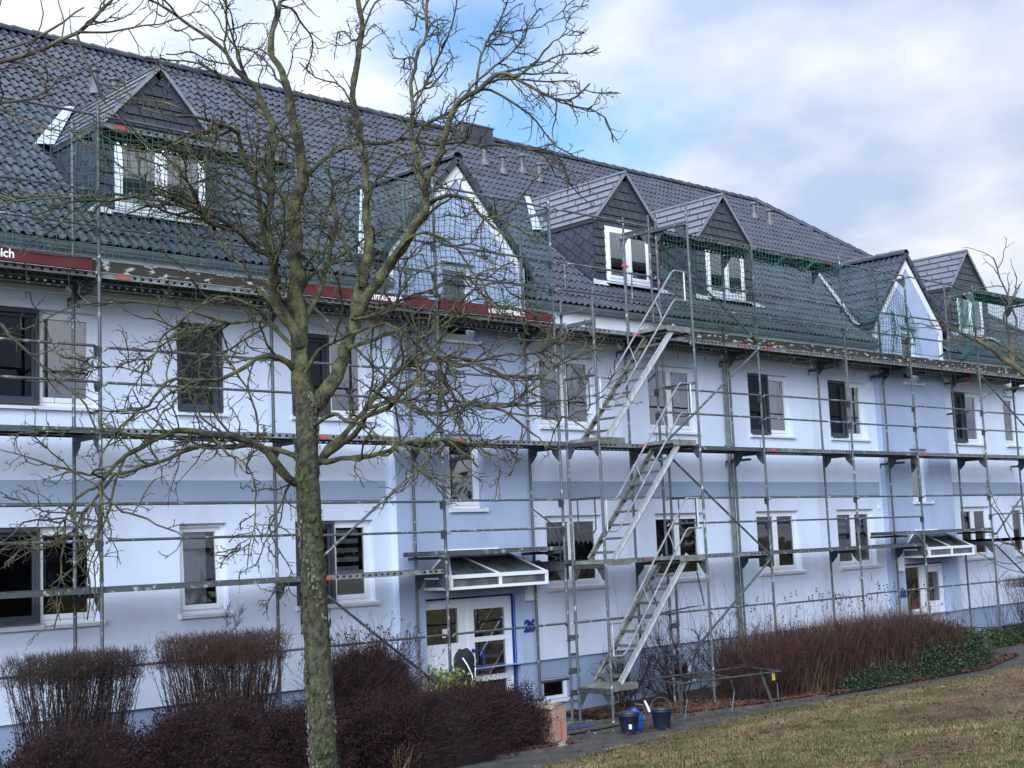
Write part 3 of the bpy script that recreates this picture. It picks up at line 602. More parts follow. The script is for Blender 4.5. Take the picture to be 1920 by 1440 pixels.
# gable roofs
for gi,(c,h) in enumerate(GAB):
    mb=MB(); yb=YE+(ZGR-ZE)/.865+.1
    for sg in (-1,1):
        ze=ZGR-SG*h; ybe=YE+(ze-ZE)/.865
        p=[(c,.80,ZGR-.04),(c,yb,ZGR-.04),(c+sg*h,max(ybe,.9),ze-.04),(c+sg*h,.80,ze-.04)]
        mb.add(p,[(0,1,2,3)] if sg>0 else [(3,2,1,0)])
        q=[(c,.80,ZGR-.02),(c,.80,ZGR-.07),(c+sg*(h-.03),.80,ze-.06),(c+sg*h,.80,ze-.02)]; mb.prism(q,(0,.03,0)); 
    G=mk('gable_roof',mb,m_under,B); field('roof_tile',[t for t in tiles if t[4]=='g%d'%gi],G)
    ridge((c,.76,ZGR+.05),(c,3.45,ZGR+.05),G)
    mb=MB(); # cloaking verge tiles
    for sg in (-1,1):
        d=np.array([sg*cG,0,-sG]); n=np.array([sg*sG,0,cG]); L_=h/cG; k=0
        while k*.34<L_-.2:
            a=np.array([c,.765,ZGR+.0])+d*(k*.34); b=a+d*.37; mb.prism([a+n*.05,b+n*.075,b-n*.04,a-n*.04],(0,.025,0)); k+=1
    mk('verge_tile',mb,m_tile,G)
    mb=MB()
    for sg in (-1,1):   # bright valley metal
        a=np.array([c+sg*(h-.05),YE+(ZGR-SG*h-ZE)/.865,ZGR-SG*h]); b=np.array([c+sg*.1,YE+(ZGR-ZE)/.865-.1,ZGR-.1]); o1=np.array([sg*.24,0,0]); nn=Nm*.10
        mb.prism([a+nn,b+nn,b+nn+o1*.6,a+nn+o1],tuple(Nm*.006))
    mk('valley_flashing',mb,m_flash,B)
# ---------------------------------------------------------------- slate work
def clip(poly,reg):
    out=list(poly); n=len(reg)
    for i in range(n):
        a,b=reg[i],reg[(i+1)%n]; ins=lambda p:(b[0]-a[0])*(p[1]-a[1])-(b[1]-a[1])*(p[0]-a[0])>=-1e-9
        res=[]
        for j in range(len(out)):
            p,q=out[j],out[(j+1)%len(out)]; ip,iq=ins(p),ins(q)
            if ip: res.append(p)
            if ip!=iq:
                d1=(b[0]-a[0])*(p[1]-a[1])-(b[1]-a[1])*(p[0]-a[0]); d2=(b[0]-a[0])*(q[1]-a[1])-(b[1]-a[1])*(q[0]-a[0]); s=d1/(d1-d2); res.append((p[0]+s*(q[0]-p[0]),p[1]+s*(q[1]-p[1])))
        out=res
        if len(out)<3: return None
    area=abs(sum(out[i][0]*out[(i+1)%len(out)][1]-out[(i+1)%len(out)][0]*out[i][1] for i in range(len(out))))/2
    return out if area>.0006 else None
def slates(par,O,U_,V_,reg,w,h,skew,m,name,rot=0,single=True,gap=.014,lift=.020):
    O,U_,V_=map(lambda q:np.array(q,float),(O,U_,V_)); N_=np.cross(U_,V_)
    us=[p[0] for p in reg]; vs=[p[1] for p in reg]; cu,cv=sum(us)/len(us),sum(vs)/len(vs); ext=max(max(us)-min(us),max(vs)-min(vs))*1.1
    ca,sa=math.cos(rot),math.sin(rot); all_=MB(); r_=0; v=-ext
    while v<ext:
        u=-ext+((r_%2)*.5+(r_*.13)%.2)*w
        while u<ext:
            wj=gap/2; q=[(u+wj,v+gap/2),(u+w-wj,v+gap/2),(u+w-wj+skew,v+h-gap/2),(u+wj+skew,v+h-gap/2)]
            q=[(cu+a*ca-b*sa,cv+a*sa+b*ca) for a,b in q]; c=clip(q,reg)
            if c:
                mb=MB() if single else all_; L0=lambda p: lift*(1-(( -(p[0]-cu)*sa+(p[1]-cv)*ca)-v)/h)
                top=[O+U_*p[0]+V_*p[1]+N_*(.012+L0(p)) for p in c]; bot=[O+U_*p[0]+V_*p[1]+N_*(-.002) for p in c]; n=len(c)
                mb.add(top+bot,[tuple(range(n))]+[(i,n+i,n+(i+1)%n,(i+1)%n) for i in range(n)])
                if single: mk(name,mb,m,par)
            u+=w
        v+=h; r_+=1
    if not single and all_.v: o=mk(name,all_,m,par); o['kind']='stuff'
for di,(c,h) in enumerate(DORM):
    zb=zroof(YD)-.02; ze=ZRD-SD*h; yE=YE+(ze-ZE)/.865; yRd=YE+(ZRD-ZE)/.865; ho=h+.05; zo=ZRD-SD*ho
    mb=MB()
    wl,wr,wz0,wz1=(c-.64,c+.64,zb+.10,ze-.13) if di else (c-.72,c+.74,zb+.08,ze-.13)
    mb.box(c-h,wl,YD+.01,YD+.06,zb-.1,ze); mb.box(wr,c+h,YD+.01,YD+.06,zb-.1,ze); mb.box(wl,wr,YD+.01,YD+.06,zb-.1,wz0); mb.box(wl,wr,YD+.01,YD+.06,wz1,ze)
    mb.prism([(c-h,YD+.01,ze),(c+h,YD+.01,ze),(c,YD+.01,ZRD-.02)],(0,.05,0))
    for sg in (-1,1): mb.prism([(c+sg*(h-.01),YD+.05,zb-.1),(c+sg*(h-.01),yE,ze),(c+sg*(h-.01),YD+.05,ze)],(-sg*.04,0,0))
    for sg in (-1,1): mb.prism([(c,YD-.06,ZRD),(c,yRd,ZRD),(c+sg*ho,YE+(zo-ZE)/.865,zo),(c+sg*ho,YD-.06,zo)],(0,0,-.06))
    DM=mk('dormer',mb,m_under,B); ref=Matrix
    # roof slates
    cS=1/math.sqrt(1+SD*SD); sS=SD*cS; Ls=ho/cS
    for sg in (-1,1):
        Vd=(-sg*cS,0,sS); Nn=np.array((sg*sS,0,cS)); Uu=np.cross(Vd,Nn)   # u along y
        O=np.array((c+sg*ho,0,zo)); us=-1 if Uu[1]<0 else 1
        y0,ye,yr=YD-.07,YE+(zo-ZE)/.865,yRd
        reg=[(us*y0,0),(us*ye,0),(us*yr,Ls-.03),(us*y0,Ls-.03)]
        if us<0: reg=[reg[1],reg[0],reg[3],reg[2]]
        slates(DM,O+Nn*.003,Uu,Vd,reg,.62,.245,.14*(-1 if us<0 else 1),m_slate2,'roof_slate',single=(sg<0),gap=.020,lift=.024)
    # cheek slates
    for sg in (-1,1):
        O=(c+sg*h,0,0); Uu=(0,sg*1.0,0); Vd=(0,0,1)
        reg=[(sg*YD,zb-.05),(sg*yE,ze),(sg*YD,ze)]
        if sg<0: reg=[reg[0],reg[2],reg[1]][::1]
        a2=sum(reg[i][0]*reg[(i+1)%3][1]-reg[(i+1)%3][0]*reg[i][1] for i in range(3))
        if a2<0: reg=reg[::-1]
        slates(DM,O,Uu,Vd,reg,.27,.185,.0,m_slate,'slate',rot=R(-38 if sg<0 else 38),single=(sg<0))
    # front
    U_,Vd=(1,0,0),(0,0,1); O=(0,YD+.008,0)
    slates(DM,O,U_,Vd,[(c-h,zb),(wl,zb),(wl,ze-.0),(c-h,ze-.0)],.165,.17,-.05,m_slate,'slate')
    slates(DM,O,U_,Vd,[(wr,zb),(c+h,zb),(c+h,ze),(wr,ze)],.165,.17,.05,m_slate,'slate')
    slates(DM,O,U_,Vd,[(wl,wz1),(wr,wz1),(wr,ze),(wl,ze)],.2,.13,-.04,m_slate,'slate')
    bw=.17
    slates(DM,O,U_,Vd,[(c-h+bw,ze),(c+h-bw,ze),(c,ZRD-.05-bw*SD)],.20,.17,-.05,m_slate,'slate')
    for sg in (-1,1):   # border courses along the rake
        d=np.array([-sg*cS,0,sS]); n=np.array([sg*sS,0,cS]) ; k=0; Lr=h/cS
        while k*.2<Lr-.1:
            a=np.array([c+sg*h,YD-.012,ze])+d*(k*.2); b=a+d*.192; sk=d*.05
            if sg<0: mb=MB(); mb.prism([a,b,b-n*.15-sk*0+d*.05,a-n*.15+d*.05],(0,.014,0))
            else: mb=MB(); mb.prism([a,b,b-n*.15+d*.05,a-n*.15+d*.05],(0,.014,0))
            mk('border_slate',mb,m_slate,DM); k+=1
        mb=MB(); p0=np.array([c,YD-.075,ZRD+.015]); p1=np.array([c+sg*ho,YD-.075,zo+.015]); mb.prism([p0,p1,p1-n*.05,p0-n*.05],(0,.02,0)); mk('rake_trim',mb,m_zinc,DM)
    # window in dormer
    y=YD-.02; mb=MB(); fr(mb,wl,wr,wz0,wz1,y,y+.08,.06); mc=(wl+wr)/2; mb.box(mc-(.10 if di==0 else .03),mc+(.10 if di==0 else .03),y-.004,y+.07,wz0+.05,wz1-.06)
    for q0,q1 in ((wl+.06,mc-.03),(mc+.03,wr-.06)): fr(mb,q0,q1,wz0+.06,wz1-.06,y-.012,y+.05,.055)
    mk('window_frame',mb,m_pvc,DM)
    for q0,q1 in ((wl+.11,mc-.08),(mc+.08,wr-.11)): pane(DM,q0,q1,wz0+.12,wz1-.12,y+.0,m_glass)
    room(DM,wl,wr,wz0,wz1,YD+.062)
    zc=wz0+ (.3 if di in (1,3) else .08)
    if di==2:
        mb=MB(); zz=wz1-.12
        while zz>wz0+.15: mb.box(wl+.1,mc-.06,YD+.010,YD+.014,zz-.05,zz); zz-=.075
        mk('blind',mb,m_blind,DM); curtain(DM,mc+.05,wr-.08,wz0+.1,wz1-.08,YD+.012,m_curt,.0)
    else:
        curtain(DM,wl+.08,mc-.05,zc,wz1-.08,YD+.012,m_curt,.003); curtain(DM,mc+.05,wr-.08,zc,wz1-.08,YD+.012,m_curt,.003)
    mb=MB(); mb.prism([(wl-.1,YD-.16,wz0-.09),(wl-.1,YD+.02,wz0-.02),(wl-.1,YD+.02,wz0-.0),(wl-.1,YD-.16,wz0-.07)],(wr-wl+.2,0,0)); mb.prism([(c-h-.25,YD-.16,zroof(YD-.16)+.075),(wl-.1,YD-.16,zroof(YD-.16)+.075),(wl-.1,YD+.0,zroof(YD)+.075),(c-h-.06,YD+.0,zroof(YD)+.075)],(0,0,.008)); mb.prism([(c+h+.25,YD-.16,zroof(YD-.16)+.075),(wr+.1,YD-.16,zroof(YD-.16)+.075),(wr+.1,YD+.0,zroof(YD)+.075),(c+h+.06,YD+.0,zroof(YD)+.075)],(0,0,.008))
    mk('sill',mb,m_flash,DM)
    mb=MB(); a=np.array([c-ho+.02,YE+(zo-ZE)/.865,zo]); b=np.array([c-.05,yRd,ZRD]); nn=Nm*.10; o1=np.array([-.34,-.10*cA,-.10*sA])
    mb.prism([a+nn,b+nn,b+nn+o1*.5,a+nn+o1],tuple(Nm*.006)); mk('valley_flashing',mb,m_flash,DM)
    ridge_mb=MB(); ridge_mb.prism([(c-.07,YD-.08,ZRD-.05),(c,YD-.08,ZRD+.03),(c+.07,YD-.08,ZRD-.05)],(0,yRd-YD+.06,0)); mk('ridge_cap',ridge_mb,m_slate2,DM)
# ---- vents, chimney
m_vent=mat('vent_pipe',(.10,.105,.115),.5,var=.15)
for x,y in [(2.45,4.95),(2.72,4.78),(11.72,5.35),(12.02,5.10),(12.86,5.35),(13.16,5.12),(21.7,5.6),(22.1,5.4)]:
    z=zroof(y); mb=MB(); mb.tube([(x,y,z-.05),(x,y,z+.36)],.062,14); mb.tube([(x,y,z+.36),(x,y,z+.39),(x,y,z+.43),(x,y,z+.45)],[.07,.10,.08,.03],14); mb.tube([(x,y,z-.02),(x,y,z+.14)],[.13,.08],14); mk('vent_pipe',mb,m_vent,B,smooth=False)
mb=MB(); mb.box(11.95,12.85,6.25,6.95,9.2,9.78); mb.box(11.92,12.88,6.22,6.98,9.78,9.81); ch=mk('chimney',mb,mat('chimney_slate',(.10,.105,.12),.5,var=.2,scale=9),B)
for k in range(4): q=MB(); q.box(11.97+k*.215,12.17+k*.215,6.235,6.249,9.3,9.77); mk('slate',q,m_slate,ch)
q=MB(); q.tube([(12.25,6.5,9.8),(12.25,6.5,9.94)],.08,14); q.tube([(12.25,6.5,9.94),(12.25,6.5,9.97)],.10,14); mk('flue',q,m_sill,ch)
# snow guard rail seen low on the tiles
# ================================================================ SCAFFOLD
SC=root('scaffold',(10,0,-2.6),'galvanised steel scaffold with four decks along the whole house front','scaffold')
XO=[-3.07,0,3.07,5.64,8.21,10.78,13.85,16.92,19.49,22.56,25.63]; WI=.73
def gz(x,y): return float(ground_z(x,y))
def pole(x,y,z1,r=.0242,name='pole',joints=True,z0=None):
    z0=gz(x,y)+.02 if z0 is None else z0; mb=MB(); mb.tube([(x,y,z0),(x,y,z1)],r,10)
    if z0<-2.4:
        mb.box(x-.075,x+.075,y-.075,y+.075,z0-.01,z0+.0); mb.tube([(x,y,z0+.30),(x,y,z0+.36)],.045,8); mb.tube([(x-.13,y,z0+.33),(x+.13,y,z0+.33)],.010,6)
    zz=-1.93
    while joints and zz<z1-.1:
        if zz>z0: mb.tube([(x,y,zz),(x,y,zz+.05)],r+.004,10)
        zz+=2
    o=mk(name,mb,m_steel,SC,smooth=False); return o
def coupler(par,x,y,z,side=-1):
    mb=MB(); mb.box(x+side*.022,x+side*.075,y-.03,y+.02,z-.11,z-.015); mb.box(x+side*.03,x+side*.06,y-.045,y+.03,z-.15,z-.06); mb.tube([(x,y,z-.09),(x,y,z-.03)],.032,8); mk('rail_holder',mb,m_steel2,par)
tops=[6.15,6.2,6.12,6.12,6.17,6.2,6.16,6.2,6.0,6.05,6.1]
railpos={}
for i,x in enumerate(XO):
    P=pole(x,0,tops[i]); 
    zs=[.57,1.02,2.57,3.02,4.58,5.04]
    if x>8 and x<11: zs=[.57,1.02,4.58,5.04] if x<9 else [2.55,2.98]
    for z in zs: coupler(P,x,0,z+.03)
    pole(x,WI,4.0 if i not in (1,6,8,9,10) else 6.2)
    # transoms and gussets
    for L_ in (0,2,4):
        mb=MB(); mb.box(x-.024,x+.024,.02,WI-.02,L_-.135,L_-.085); mb.box(x-.024,x-.018,.02,WI-.02,L_-.085,L_-.045); mb.box(x+.018,x+.024,.02,WI-.02,L_-.085,L_-.045)
        for y,s in ((.022,1),(WI-.022,-1)):
            mb.prism([(x-.005,y,L_-.13),(x-.005,y+s*.17,L_-.13),(x-.005,y+s*.15,L_-.20),(x-.005,y+s*.05,L_-.30),(x-.005,y,L_-.33)],(.01,0,0))
        mk('transom',mb,m_steel2,SC)
        if i>0: # board lock pin
            q=MB(); q.tube([(x-.07,.03,L_-.02),(x-.07,.03,L_+.16)],.006,5); mk('lock_pin',q,m_steel2,SC)
    if i in (1,5,6,7,9,10):
        mb=MB(); mb.box(x-.024,x+.024,.02,WI-.02,5.87,5.92)
        for y,s in ((.022,1),(WI-.022,-1)): mb.prism([(x-.005,y,5.87),(x-.005,y+s*.2,5.87),(x-.005,y+s*.05,5.68),(x-.005,y,5.65)],(.01,0,0))
        mk('transom',mb,m_steel,SC)
    else:
        mb=MB(); mb.box(x-.024,x+.024,.02,WI-.02,5.90,5.94); mb.prism([(x-.005,.022,5.9),(x-.005,.2,5.9),(x-.005,.03,5.72)],(.01,0,0)); mk('transom',mb,m_steel,SC)
        pole(x,WI,6.15,z0=4.0,joints=False)
def rail(x0,x1,z,y=-.035,r=.019,m=None,bent=True):
    mb=MB(); mb.tube([(x0+.05,y+.02,z-.04),(x0+.085,y,z),(x1-.085,y,z),(x1-.05,y+.02,z-.04)] if bent else [(x0,y,z),(x1,y,z)],r,8)
    o=mk('guard_rail',mb,m or m_steel,SC); 
    return o
def redmark(par,x,y,z,w=.08,r=.0205):
    mb=MB(); mb.tube([(x,y,z),(x+w,y,z)],r,8); mk('red_mark',mb,m_red,par)
for k,(a,b) in enumerate(zip(XO[:-1],XO[1:])):
    tower=(abs(a-8.21)<.01)
    for z in (.57,1.02,2.57,3.02,4.58,5.04):
        if tower and z in (2.57,3.02,.57,1.02): continue
        if a>19.4 and z==.57 and a<20: continue
        o=rail(a,b,z+rng.normal(0,.006))
        if rng.random()<.13: redmark(o,a+rng.uniform(.2,2),-.035,z)
    rail(a,b,-.99 if k!=6 else -1.02)
    rail(a,b,5.97 if k>1 else 6.05)
    if a>8: # toe-wire and low net rail
        mb=MB(); mb.tube([(a,-.03,4.22),(b,-.03,4.20)],.006,5); mk('net_line',mb,m_steel2,SC)
def deck(x0,x1,z,y0=.03,perfs=True,nb=2,w=.32,drop=.0):
    for j in range(nb):
        a=y0+j*(w+.015); mb=MB(); x0_,x1_=x0+.03,x1-.03
        zt,zb=0.0,-.072   # local z, object placed at z so the punched rows line up
        V_=[]
        # top
        mb.box(x0_,x1_,a,a+w,zt-.004,zt,1); mb.add([(x0_,a,zt-.006),(x1_,a,zt-.006),(x1_,a+w,zt-.006),(x0_,a+w,zt-.006)],[(3,2,1,0)],3)  # dark sheet below the top paints in the shade of the underside
        mb.add([(x0_,a,zb),(x1_,a,zb),(x1_,a,zt),(x0_,a,zt)],[(0,1,2,3)],0 if perfs else 1)
        mb.add([(x0_,a+w,zb),(x1_,a+w,zb),(x1_,a+w,zt),(x0_,a+w,zt)],[(3,2,1,0)],0 if perfs else 1)
        mb.box(x0_,x1_,a+.002,a+.03,zb,zb+.004,1); mb.box(x0_,x1_,a+w-.03,a+w-.002,zb,zb+.004,1)
        for q in (.09,.16,.23): mb.box(x0_+.02,x1_-.02,a+q-.006,a+q+.006,-.03,-.001,2)
        for e in (x0_,x1_-.05): mb.box(e,e+.05,a+.003,a+w-.003,zb+.006,-.002,2)
        me=bpy.data.meshes.new('deck_board'); o=bpy.data.objects.new('deck_board',me); COL.objects.link(o); me.from_pydata(mb.v,[],mb.f)
        for m in (m_perf,m_steel,m_steel2,m_under): me.materials.append(m)
        me.polygons.foreach_set('material_index',mb.m); me.update(); o.parent=SC; o.location=Vector((0,0,z))-ROOTLOC[SC.name]
        if j==0 and perfs and rng.random()<.75:
            q=MB(); xx=x0+.25 if rng.random()<.5 else x1-.5; q.box(xx,xx+.2,a-.006,a-.001,z-.06,z-.012); mk('red_mark',q,m_red,SC)
alt=[False,True,True,False,True,False,True,False,True,True]
for k,(a,b) in enumerate(zip(XO[:-1],XO[1:])):
    deck(a,b,2.0,perfs=[0,1,1,1,1,0,1,0,1,1][k])
    deck(a,b,4.0,perfs=1)
    deck(a,b,4.0,y0=.765,perfs=0,nb=1,w=.17)
    if k in (3,): pass
    elif k==8: pass
    else: deck(a,b,0.0,perfs=[0,0,1,1,1,1,0,0,1,0][k])
    if k in (1,5,6,9): deck(a,b,6.0,perfs=k!=9)
deck(5.35,8.3,.27,y0=.06,perfs=0); deck(18.4,22.7,.27,y0=.02,perfs=0); deck(22.56,25.63,0,perfs=0)
# transoms carrying the raised boards over the canopies
for x in (5.6,8.05,18.7,22.45):
    mb=MB(); mb.tube([(x,-.08,.165),(x,.85,.165)],.024,8); mk('transom',mb,m_steel2,SC)
# diagonal braces
for p,q in (((3.07,-.045,.08),(5.64,-.045,1.9)),((3.15,-.05,-.12),(5.55,-.05,-1.85)),((10.82,-.045,5.8),(13.85,-.045,4.05)),((10.9,-.045,2.05),(13.85,-.045,3.95)),((10.85,-.05,1.85),(13.8,-.05,-.1)),((10.9,-.05,-1.95),(13.75,-.05,-.16)),((22.6,-.045,3.85),(25.6,-.045,2.1)),((22.65,-.05,.12),(25.6,-.05,1.9)),((22.6,-.05,-.15),(25.6,-.05,-1.85)),((3.1,-.045,3.95),(5.6,-.045,2.1))):
    mb=MB(); mb.tube([p,q],.021,8)
    for e in (p,q): mb.box(e[0]-.04,e[0]+.04,-.06,0.02,e[2]-.03,e[2]+.03)
    mk('diagonal_brace',mb,m_steel,SC)
# anchors to the wall
for x,z,y1 in [(8.21,3.78,YF),(10.78,3.80,YF),(13.85,3.80,YF),(16.92,3.80,YF),(19.35,3.80,YF),(22.56,3.05,YF),(22.56,3.8,YF),(25.63,3.8,YF),(13.85,1.80,YF),(19.49,1.80,YF),(25.63,1.8,YF),(0,3.8,YF),(8.21,-.0,YF)]:
    mb=MB(); mb.tube([(x+.06,WI-.35,z),(x+.06,y1-.03,z)],.0242,8); mb.tube([(x+.06,y1-.06,z),(x+.06,y1-.03,z),(x+.06,y1-.02,z-.10)],.012,6); mb.box(x+.0,x+.1,WI-.05,WI+.05,z-.045,z+.045); mk('wall_anchor',mb,m_steel2,SC)
# toe boards
def toe(a,b,z,m,y=-.032,h=.15,lab=None):
    mb=MB(); mb.box(a+.03,b-.03,y-.03+.004,y+.0,z+.005,z+h); o=mk('toe_board',mb,m,SC)
    if lab: o['label']=lab
for k,(a,b) in enumerate(zip(XO[:-1],XO[1:])):
    if k==4: continue
    toe(a,b,4.0,m_wood,y=.03,lab='paint spattered dark toe board')
# black ties hanging below the third deck
for k in range(22):
    x=11.3+k*.72+rng.uniform(-.1,.1)
    if x>25.5: break
    mb=MB(); mb.tube([(x,-.05,4.15),(x,-.055,3.9),(x+.03,-.06,3.62+rng.uniform(-.05,.06))],.007,5); mk('strap',mb,m_cable,SC)
for x in (.55,.95,-.45,1.35,-1.0):
    mb=MB(); mb.tube([(x,-.05,4.1),(x+.02,-.055,3.75)],.007,5); mk('strap',mb,m_cable,SC)
# ---------------- stair tower standing in front of the third bay
TX0,TX1,TY0,TY1=8.29,10.86,-.10,-.83
for x in (TX0,TX1):
    for y in (TY0,TY1):
        pole(x,y,4.35 if x<9 else 6.25); 
    for z in (-2.0+.0,0,2,4,6) if x>9 else (-2.0,0,2,4):
        mb=MB(); mb.box(x-.024,x+.024,TY1+.02,TY0-.02,z-.12,z-.06)
        for y,s in ((TY1+.022,1),(TY0-.022,-1)): mb.prism([(x-.005,y,z-.12),(x-.005,y+s*.17,z-.12),(x-.005,y+s*.05,z-.30),(x-.005,y,z-.32)],(.01,0,0))
        mk('transom',mb,m_steel if z>3 else m_steel2,SC)
    for z in (.0,2.0) if True else ():
        # looped end guard frame
        mb=MB(); mb.tube([(x,TY0,z+1.02),(x,TY1,z+1.02)],.021,8); ya,yb=TY0-.17,TY1+.17
        mb.tube([(x,ya,z+1.0),(x,ya,z+.52),(x,ya-.05,z+.46),(x,yb+.05,z+.46),(x,yb,z+.52),(x,yb,z+1.0)],.013,7); mk('guard_frame',mb,m_steel2,SC)
rail(TX0,TX1,-.99,y=TY0+.0,bent=False); 
for z in (4.57,5.03): pass
mb=MB(); mb.tube([(TX0,TY1,-2.05),(TX0,TY0,-2.05)],.024,8); mk('transom',mb,m_steel2,SC)
def ledger(x0,x1,y,z): mb=MB(); mb.tube([(x0,y,z),(x1,y,z)],.0242,8); mk('ledger',mb,m_steel2,SC)
ledger(8.21,8.29,-.05,-1.5); ledger(22.56,22.56+.01,0,-2.0)
ledger(8.2,8.9,WI,-1.98)
# low rail by basement window
ledger(22.56,23.9,.0,-2.05); 
mb=MB(); mb.tube([(22.0,WI,-2.05),(22.56,0,-2.05)],.015,6); mk('ledger',mb,m_steel2,SC)
for x,y,z in [(8.21,0,-1.22),(8.21,0,-1.75),(8.21,0,-2.1),(10.78,0,-1.2),(10.78,0,-1.75),(8.21,0,.0),(10.78,0,.0)]:
    mb=MB(); mb.tube([(x-.02,y+.0,z),(x+.1,y-.10,z)],.035,8); mb.box(x-.05,x+.13,y-.10,y-.02,z-.03,z+.03); mb.tube([(x-.1,y-.05,z-.05),(x+.14,y-.05,z-.05)],.01,5); mk('swivel_coupler',mb,m_steel2,SC)
# bent tube leaning near pole, hooks
mb=MB(); mb.tube([(8.21,WI,.92),(8.62,WI-.1,.62),(8.72,WI-.1,.40),(8.74,WI-.1,.05),(8.21,WI,.22)],.013,6); mk('hinged_gate_tube',mb,m_steel2,SC)
mb=MB(); x0=10.72; mb.tube([(x0+.55,-.1,-.13),(x0-.0,.3,-.30),(x0-.1,.3,-.42),(x0+.1,.3,-.95),(x0+.2,.3,-1.0),(x0+.62,.0,-.92),(x0+.9,-.1,-.9),(x0+.75,-.1,-.3)],.013,6); mk('hinged_gate_tube',mb,m_steel2,SC)
# the tall loose tube standing on deck three (with red tape)
mb=MB(); mb.tube([(9.72,-.3,3.7),(9.72,-.3,5.35)],.021,8); o=mk('pole',mb,m_steel,SC); q=MB(); q.tube([(9.72,-.3,5.03),(9.72,-.3,5.12)],.024,8); q.box(9.66,9.80,-.33,-.30,5.06,5.10); mk('red_mark',q,m_red,o)
pole(9.99,WI,4.9,z0=4.0,joints=False); pole(10.2,.1,6.1,z0=4.0,joints=False,r=.021)
mb=MB(); mb.tube([(8.29,TY0,4.30),(8.9,TY1+.1,4.42),(8.35,TY1,4.44)],.02,6)
for z,y0 in ((5.04,0),(4.58,0)):
    pass
for xx in (8.5,10.2): q=MB(); q.tube([(xx,-.035,5.04),(xx,-.035,4.58)],.014,6); mk('guard_post',q,m_steel,SC)
q=MB(); q.box(10.78,10.84,-.83,0,5.86,5.92); q.prism([(10.8,-.8,5.86),(10.8,-.55,5.86),(10.8,-.8,5.6)],(.01,0,0)); mk('bracket',q,m_steel,SC)
q=MB(); q.box(8.2,8.26,-.78,-.1,4.10,4.15); mk('bracket',q,m_steel,SC)
# ---------------- stair flights (lean on the tower landings; things of their own)
m_land=mat('shaded_grimy_aluminium',(.14,.145,.13),.5,.3,var=.3,scale=5,col2=(.28,.29,.26))  # darker aluminium: grime mottling plus the inner stringer's shade painted in
m_rail=mat('dull_aluminium',(.26,.285,.30),.45,.4,var=.2,scale=8)
m_tread=mat('dull_tread',(.10,.11,.115),.55,.3,var=.2,scale=9)
def flight(zb,label):
    x0,x1=8.62,10.50; t=root('scaffold_stair',(x0,-.46,zb),label,'scaffold stair','aluminium stair flights between the scaffold decks')
    za,zc=zb+.02,zb+2.02; d=np.array([x1-x0,0,zc-za]); Ls=np.linalg.norm(d); d/=Ls; n=np.array([-d[2],0,d[0]])
    for y in (TY1+.10,TY0-.05):
        a=np.array([x0,y,za]); b=np.array([x1,y,zc]); w=.052 if y<-.5 else .046
        mb=MB(); mb.prism([a-n*w+d*.0,b-n*w,b+n*w,a+n*w],(0,.006,0)); s=-1 if y>-.5 else 1
        for e in (-w,w-.006): mb.prism([a+n*e,b+n*e,b+n*(e+.006),a+n*(e+.006)],(0,.032*s,0))
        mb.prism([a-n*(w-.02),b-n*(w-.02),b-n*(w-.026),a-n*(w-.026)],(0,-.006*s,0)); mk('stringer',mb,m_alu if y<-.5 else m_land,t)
    for k in range(9):
        p=np.array([x0,0,za])+d*Ls*(k+.5)/9.0; mb=MB(); mb.box(p[0]-.06,p[0]+.06,TY1+.11,TY0-.055,p[2]-.0,p[2]+.020); mb.box(p[0]-.07,p[0]-.06,TY1+.11,TY0-.055,p[2]-.02,p[2]); mk('step',mb,m_tread,t)
    for (a,b,zz) in ((8.33,8.98,zb),(10.22,10.84,zb+2.0)):
        mb=MB(); mb.box(a,b,TY1+.06,TY0-.03,zz-.05,zz+.01); mb.box(a,b,TY1+.055,TY1+.061,zz-.085,zz+.012); mb.box(a,b,TY0-.03,TY0-.024,zz-.085,zz+.012); mk('landing',mb,m_land,t)
    for y in (TY1-.0,):
        for off in (1.02,.50):
            mb=MB(); 
            P=[(TX0+.03,y+.04,zb+off-.03),(x0+.02,y+.04,zb+off-.03),(x0+.12,y+.04,zb+off+.04),(x1-.1,y+.04,zb+off+1.93-.0),(x1-.02,y+.04,zb+off+1.98),(TX1-.04,y+.04,zb+off+1.98)]
            mb.tube(P,.0155,8); mk('handrail',mb,m_rail,t)
        for p_,q_,r_ in [((TX0+.13,y+.04,zb+.99),(TX0+.13,y+.04,zb+.47),.016),((TX1-.12,y+.04,zb+3.0),(TX1-.12,y+.04,zb+2.48),.016)]+[((x0+.1+(x1-x0-.2)*f,y+.04,zb+1.04+1.9*f),(x0+.27+(x1-x0-.2)*f,y+.04,zb+.72+1.9*f),.009) for f in (.28,.72)]:
            mb=MB(); mb.tube([p_,q_],r_,7); mk('handrail_post',mb,m_alu,t)
    q=MB(); px,pz=x0+.1+(x1-x0-.2)*.86, zb+1.04+1.9*.86; q.tube([(px,TY1+.04,pz),(px+.05,TY1+.04,pz+.053)],.0195,8); mk('red_mark',q,m_red,t)
    return t
flight(-2.0,'lowest aluminium stair flight, rising from the landing above the buckets'); flight(0.0,'middle aluminium stair flight between first and second scaffold decks'); flight(2.0,'topmost aluminium stair flight ending at the deck below the eaves')
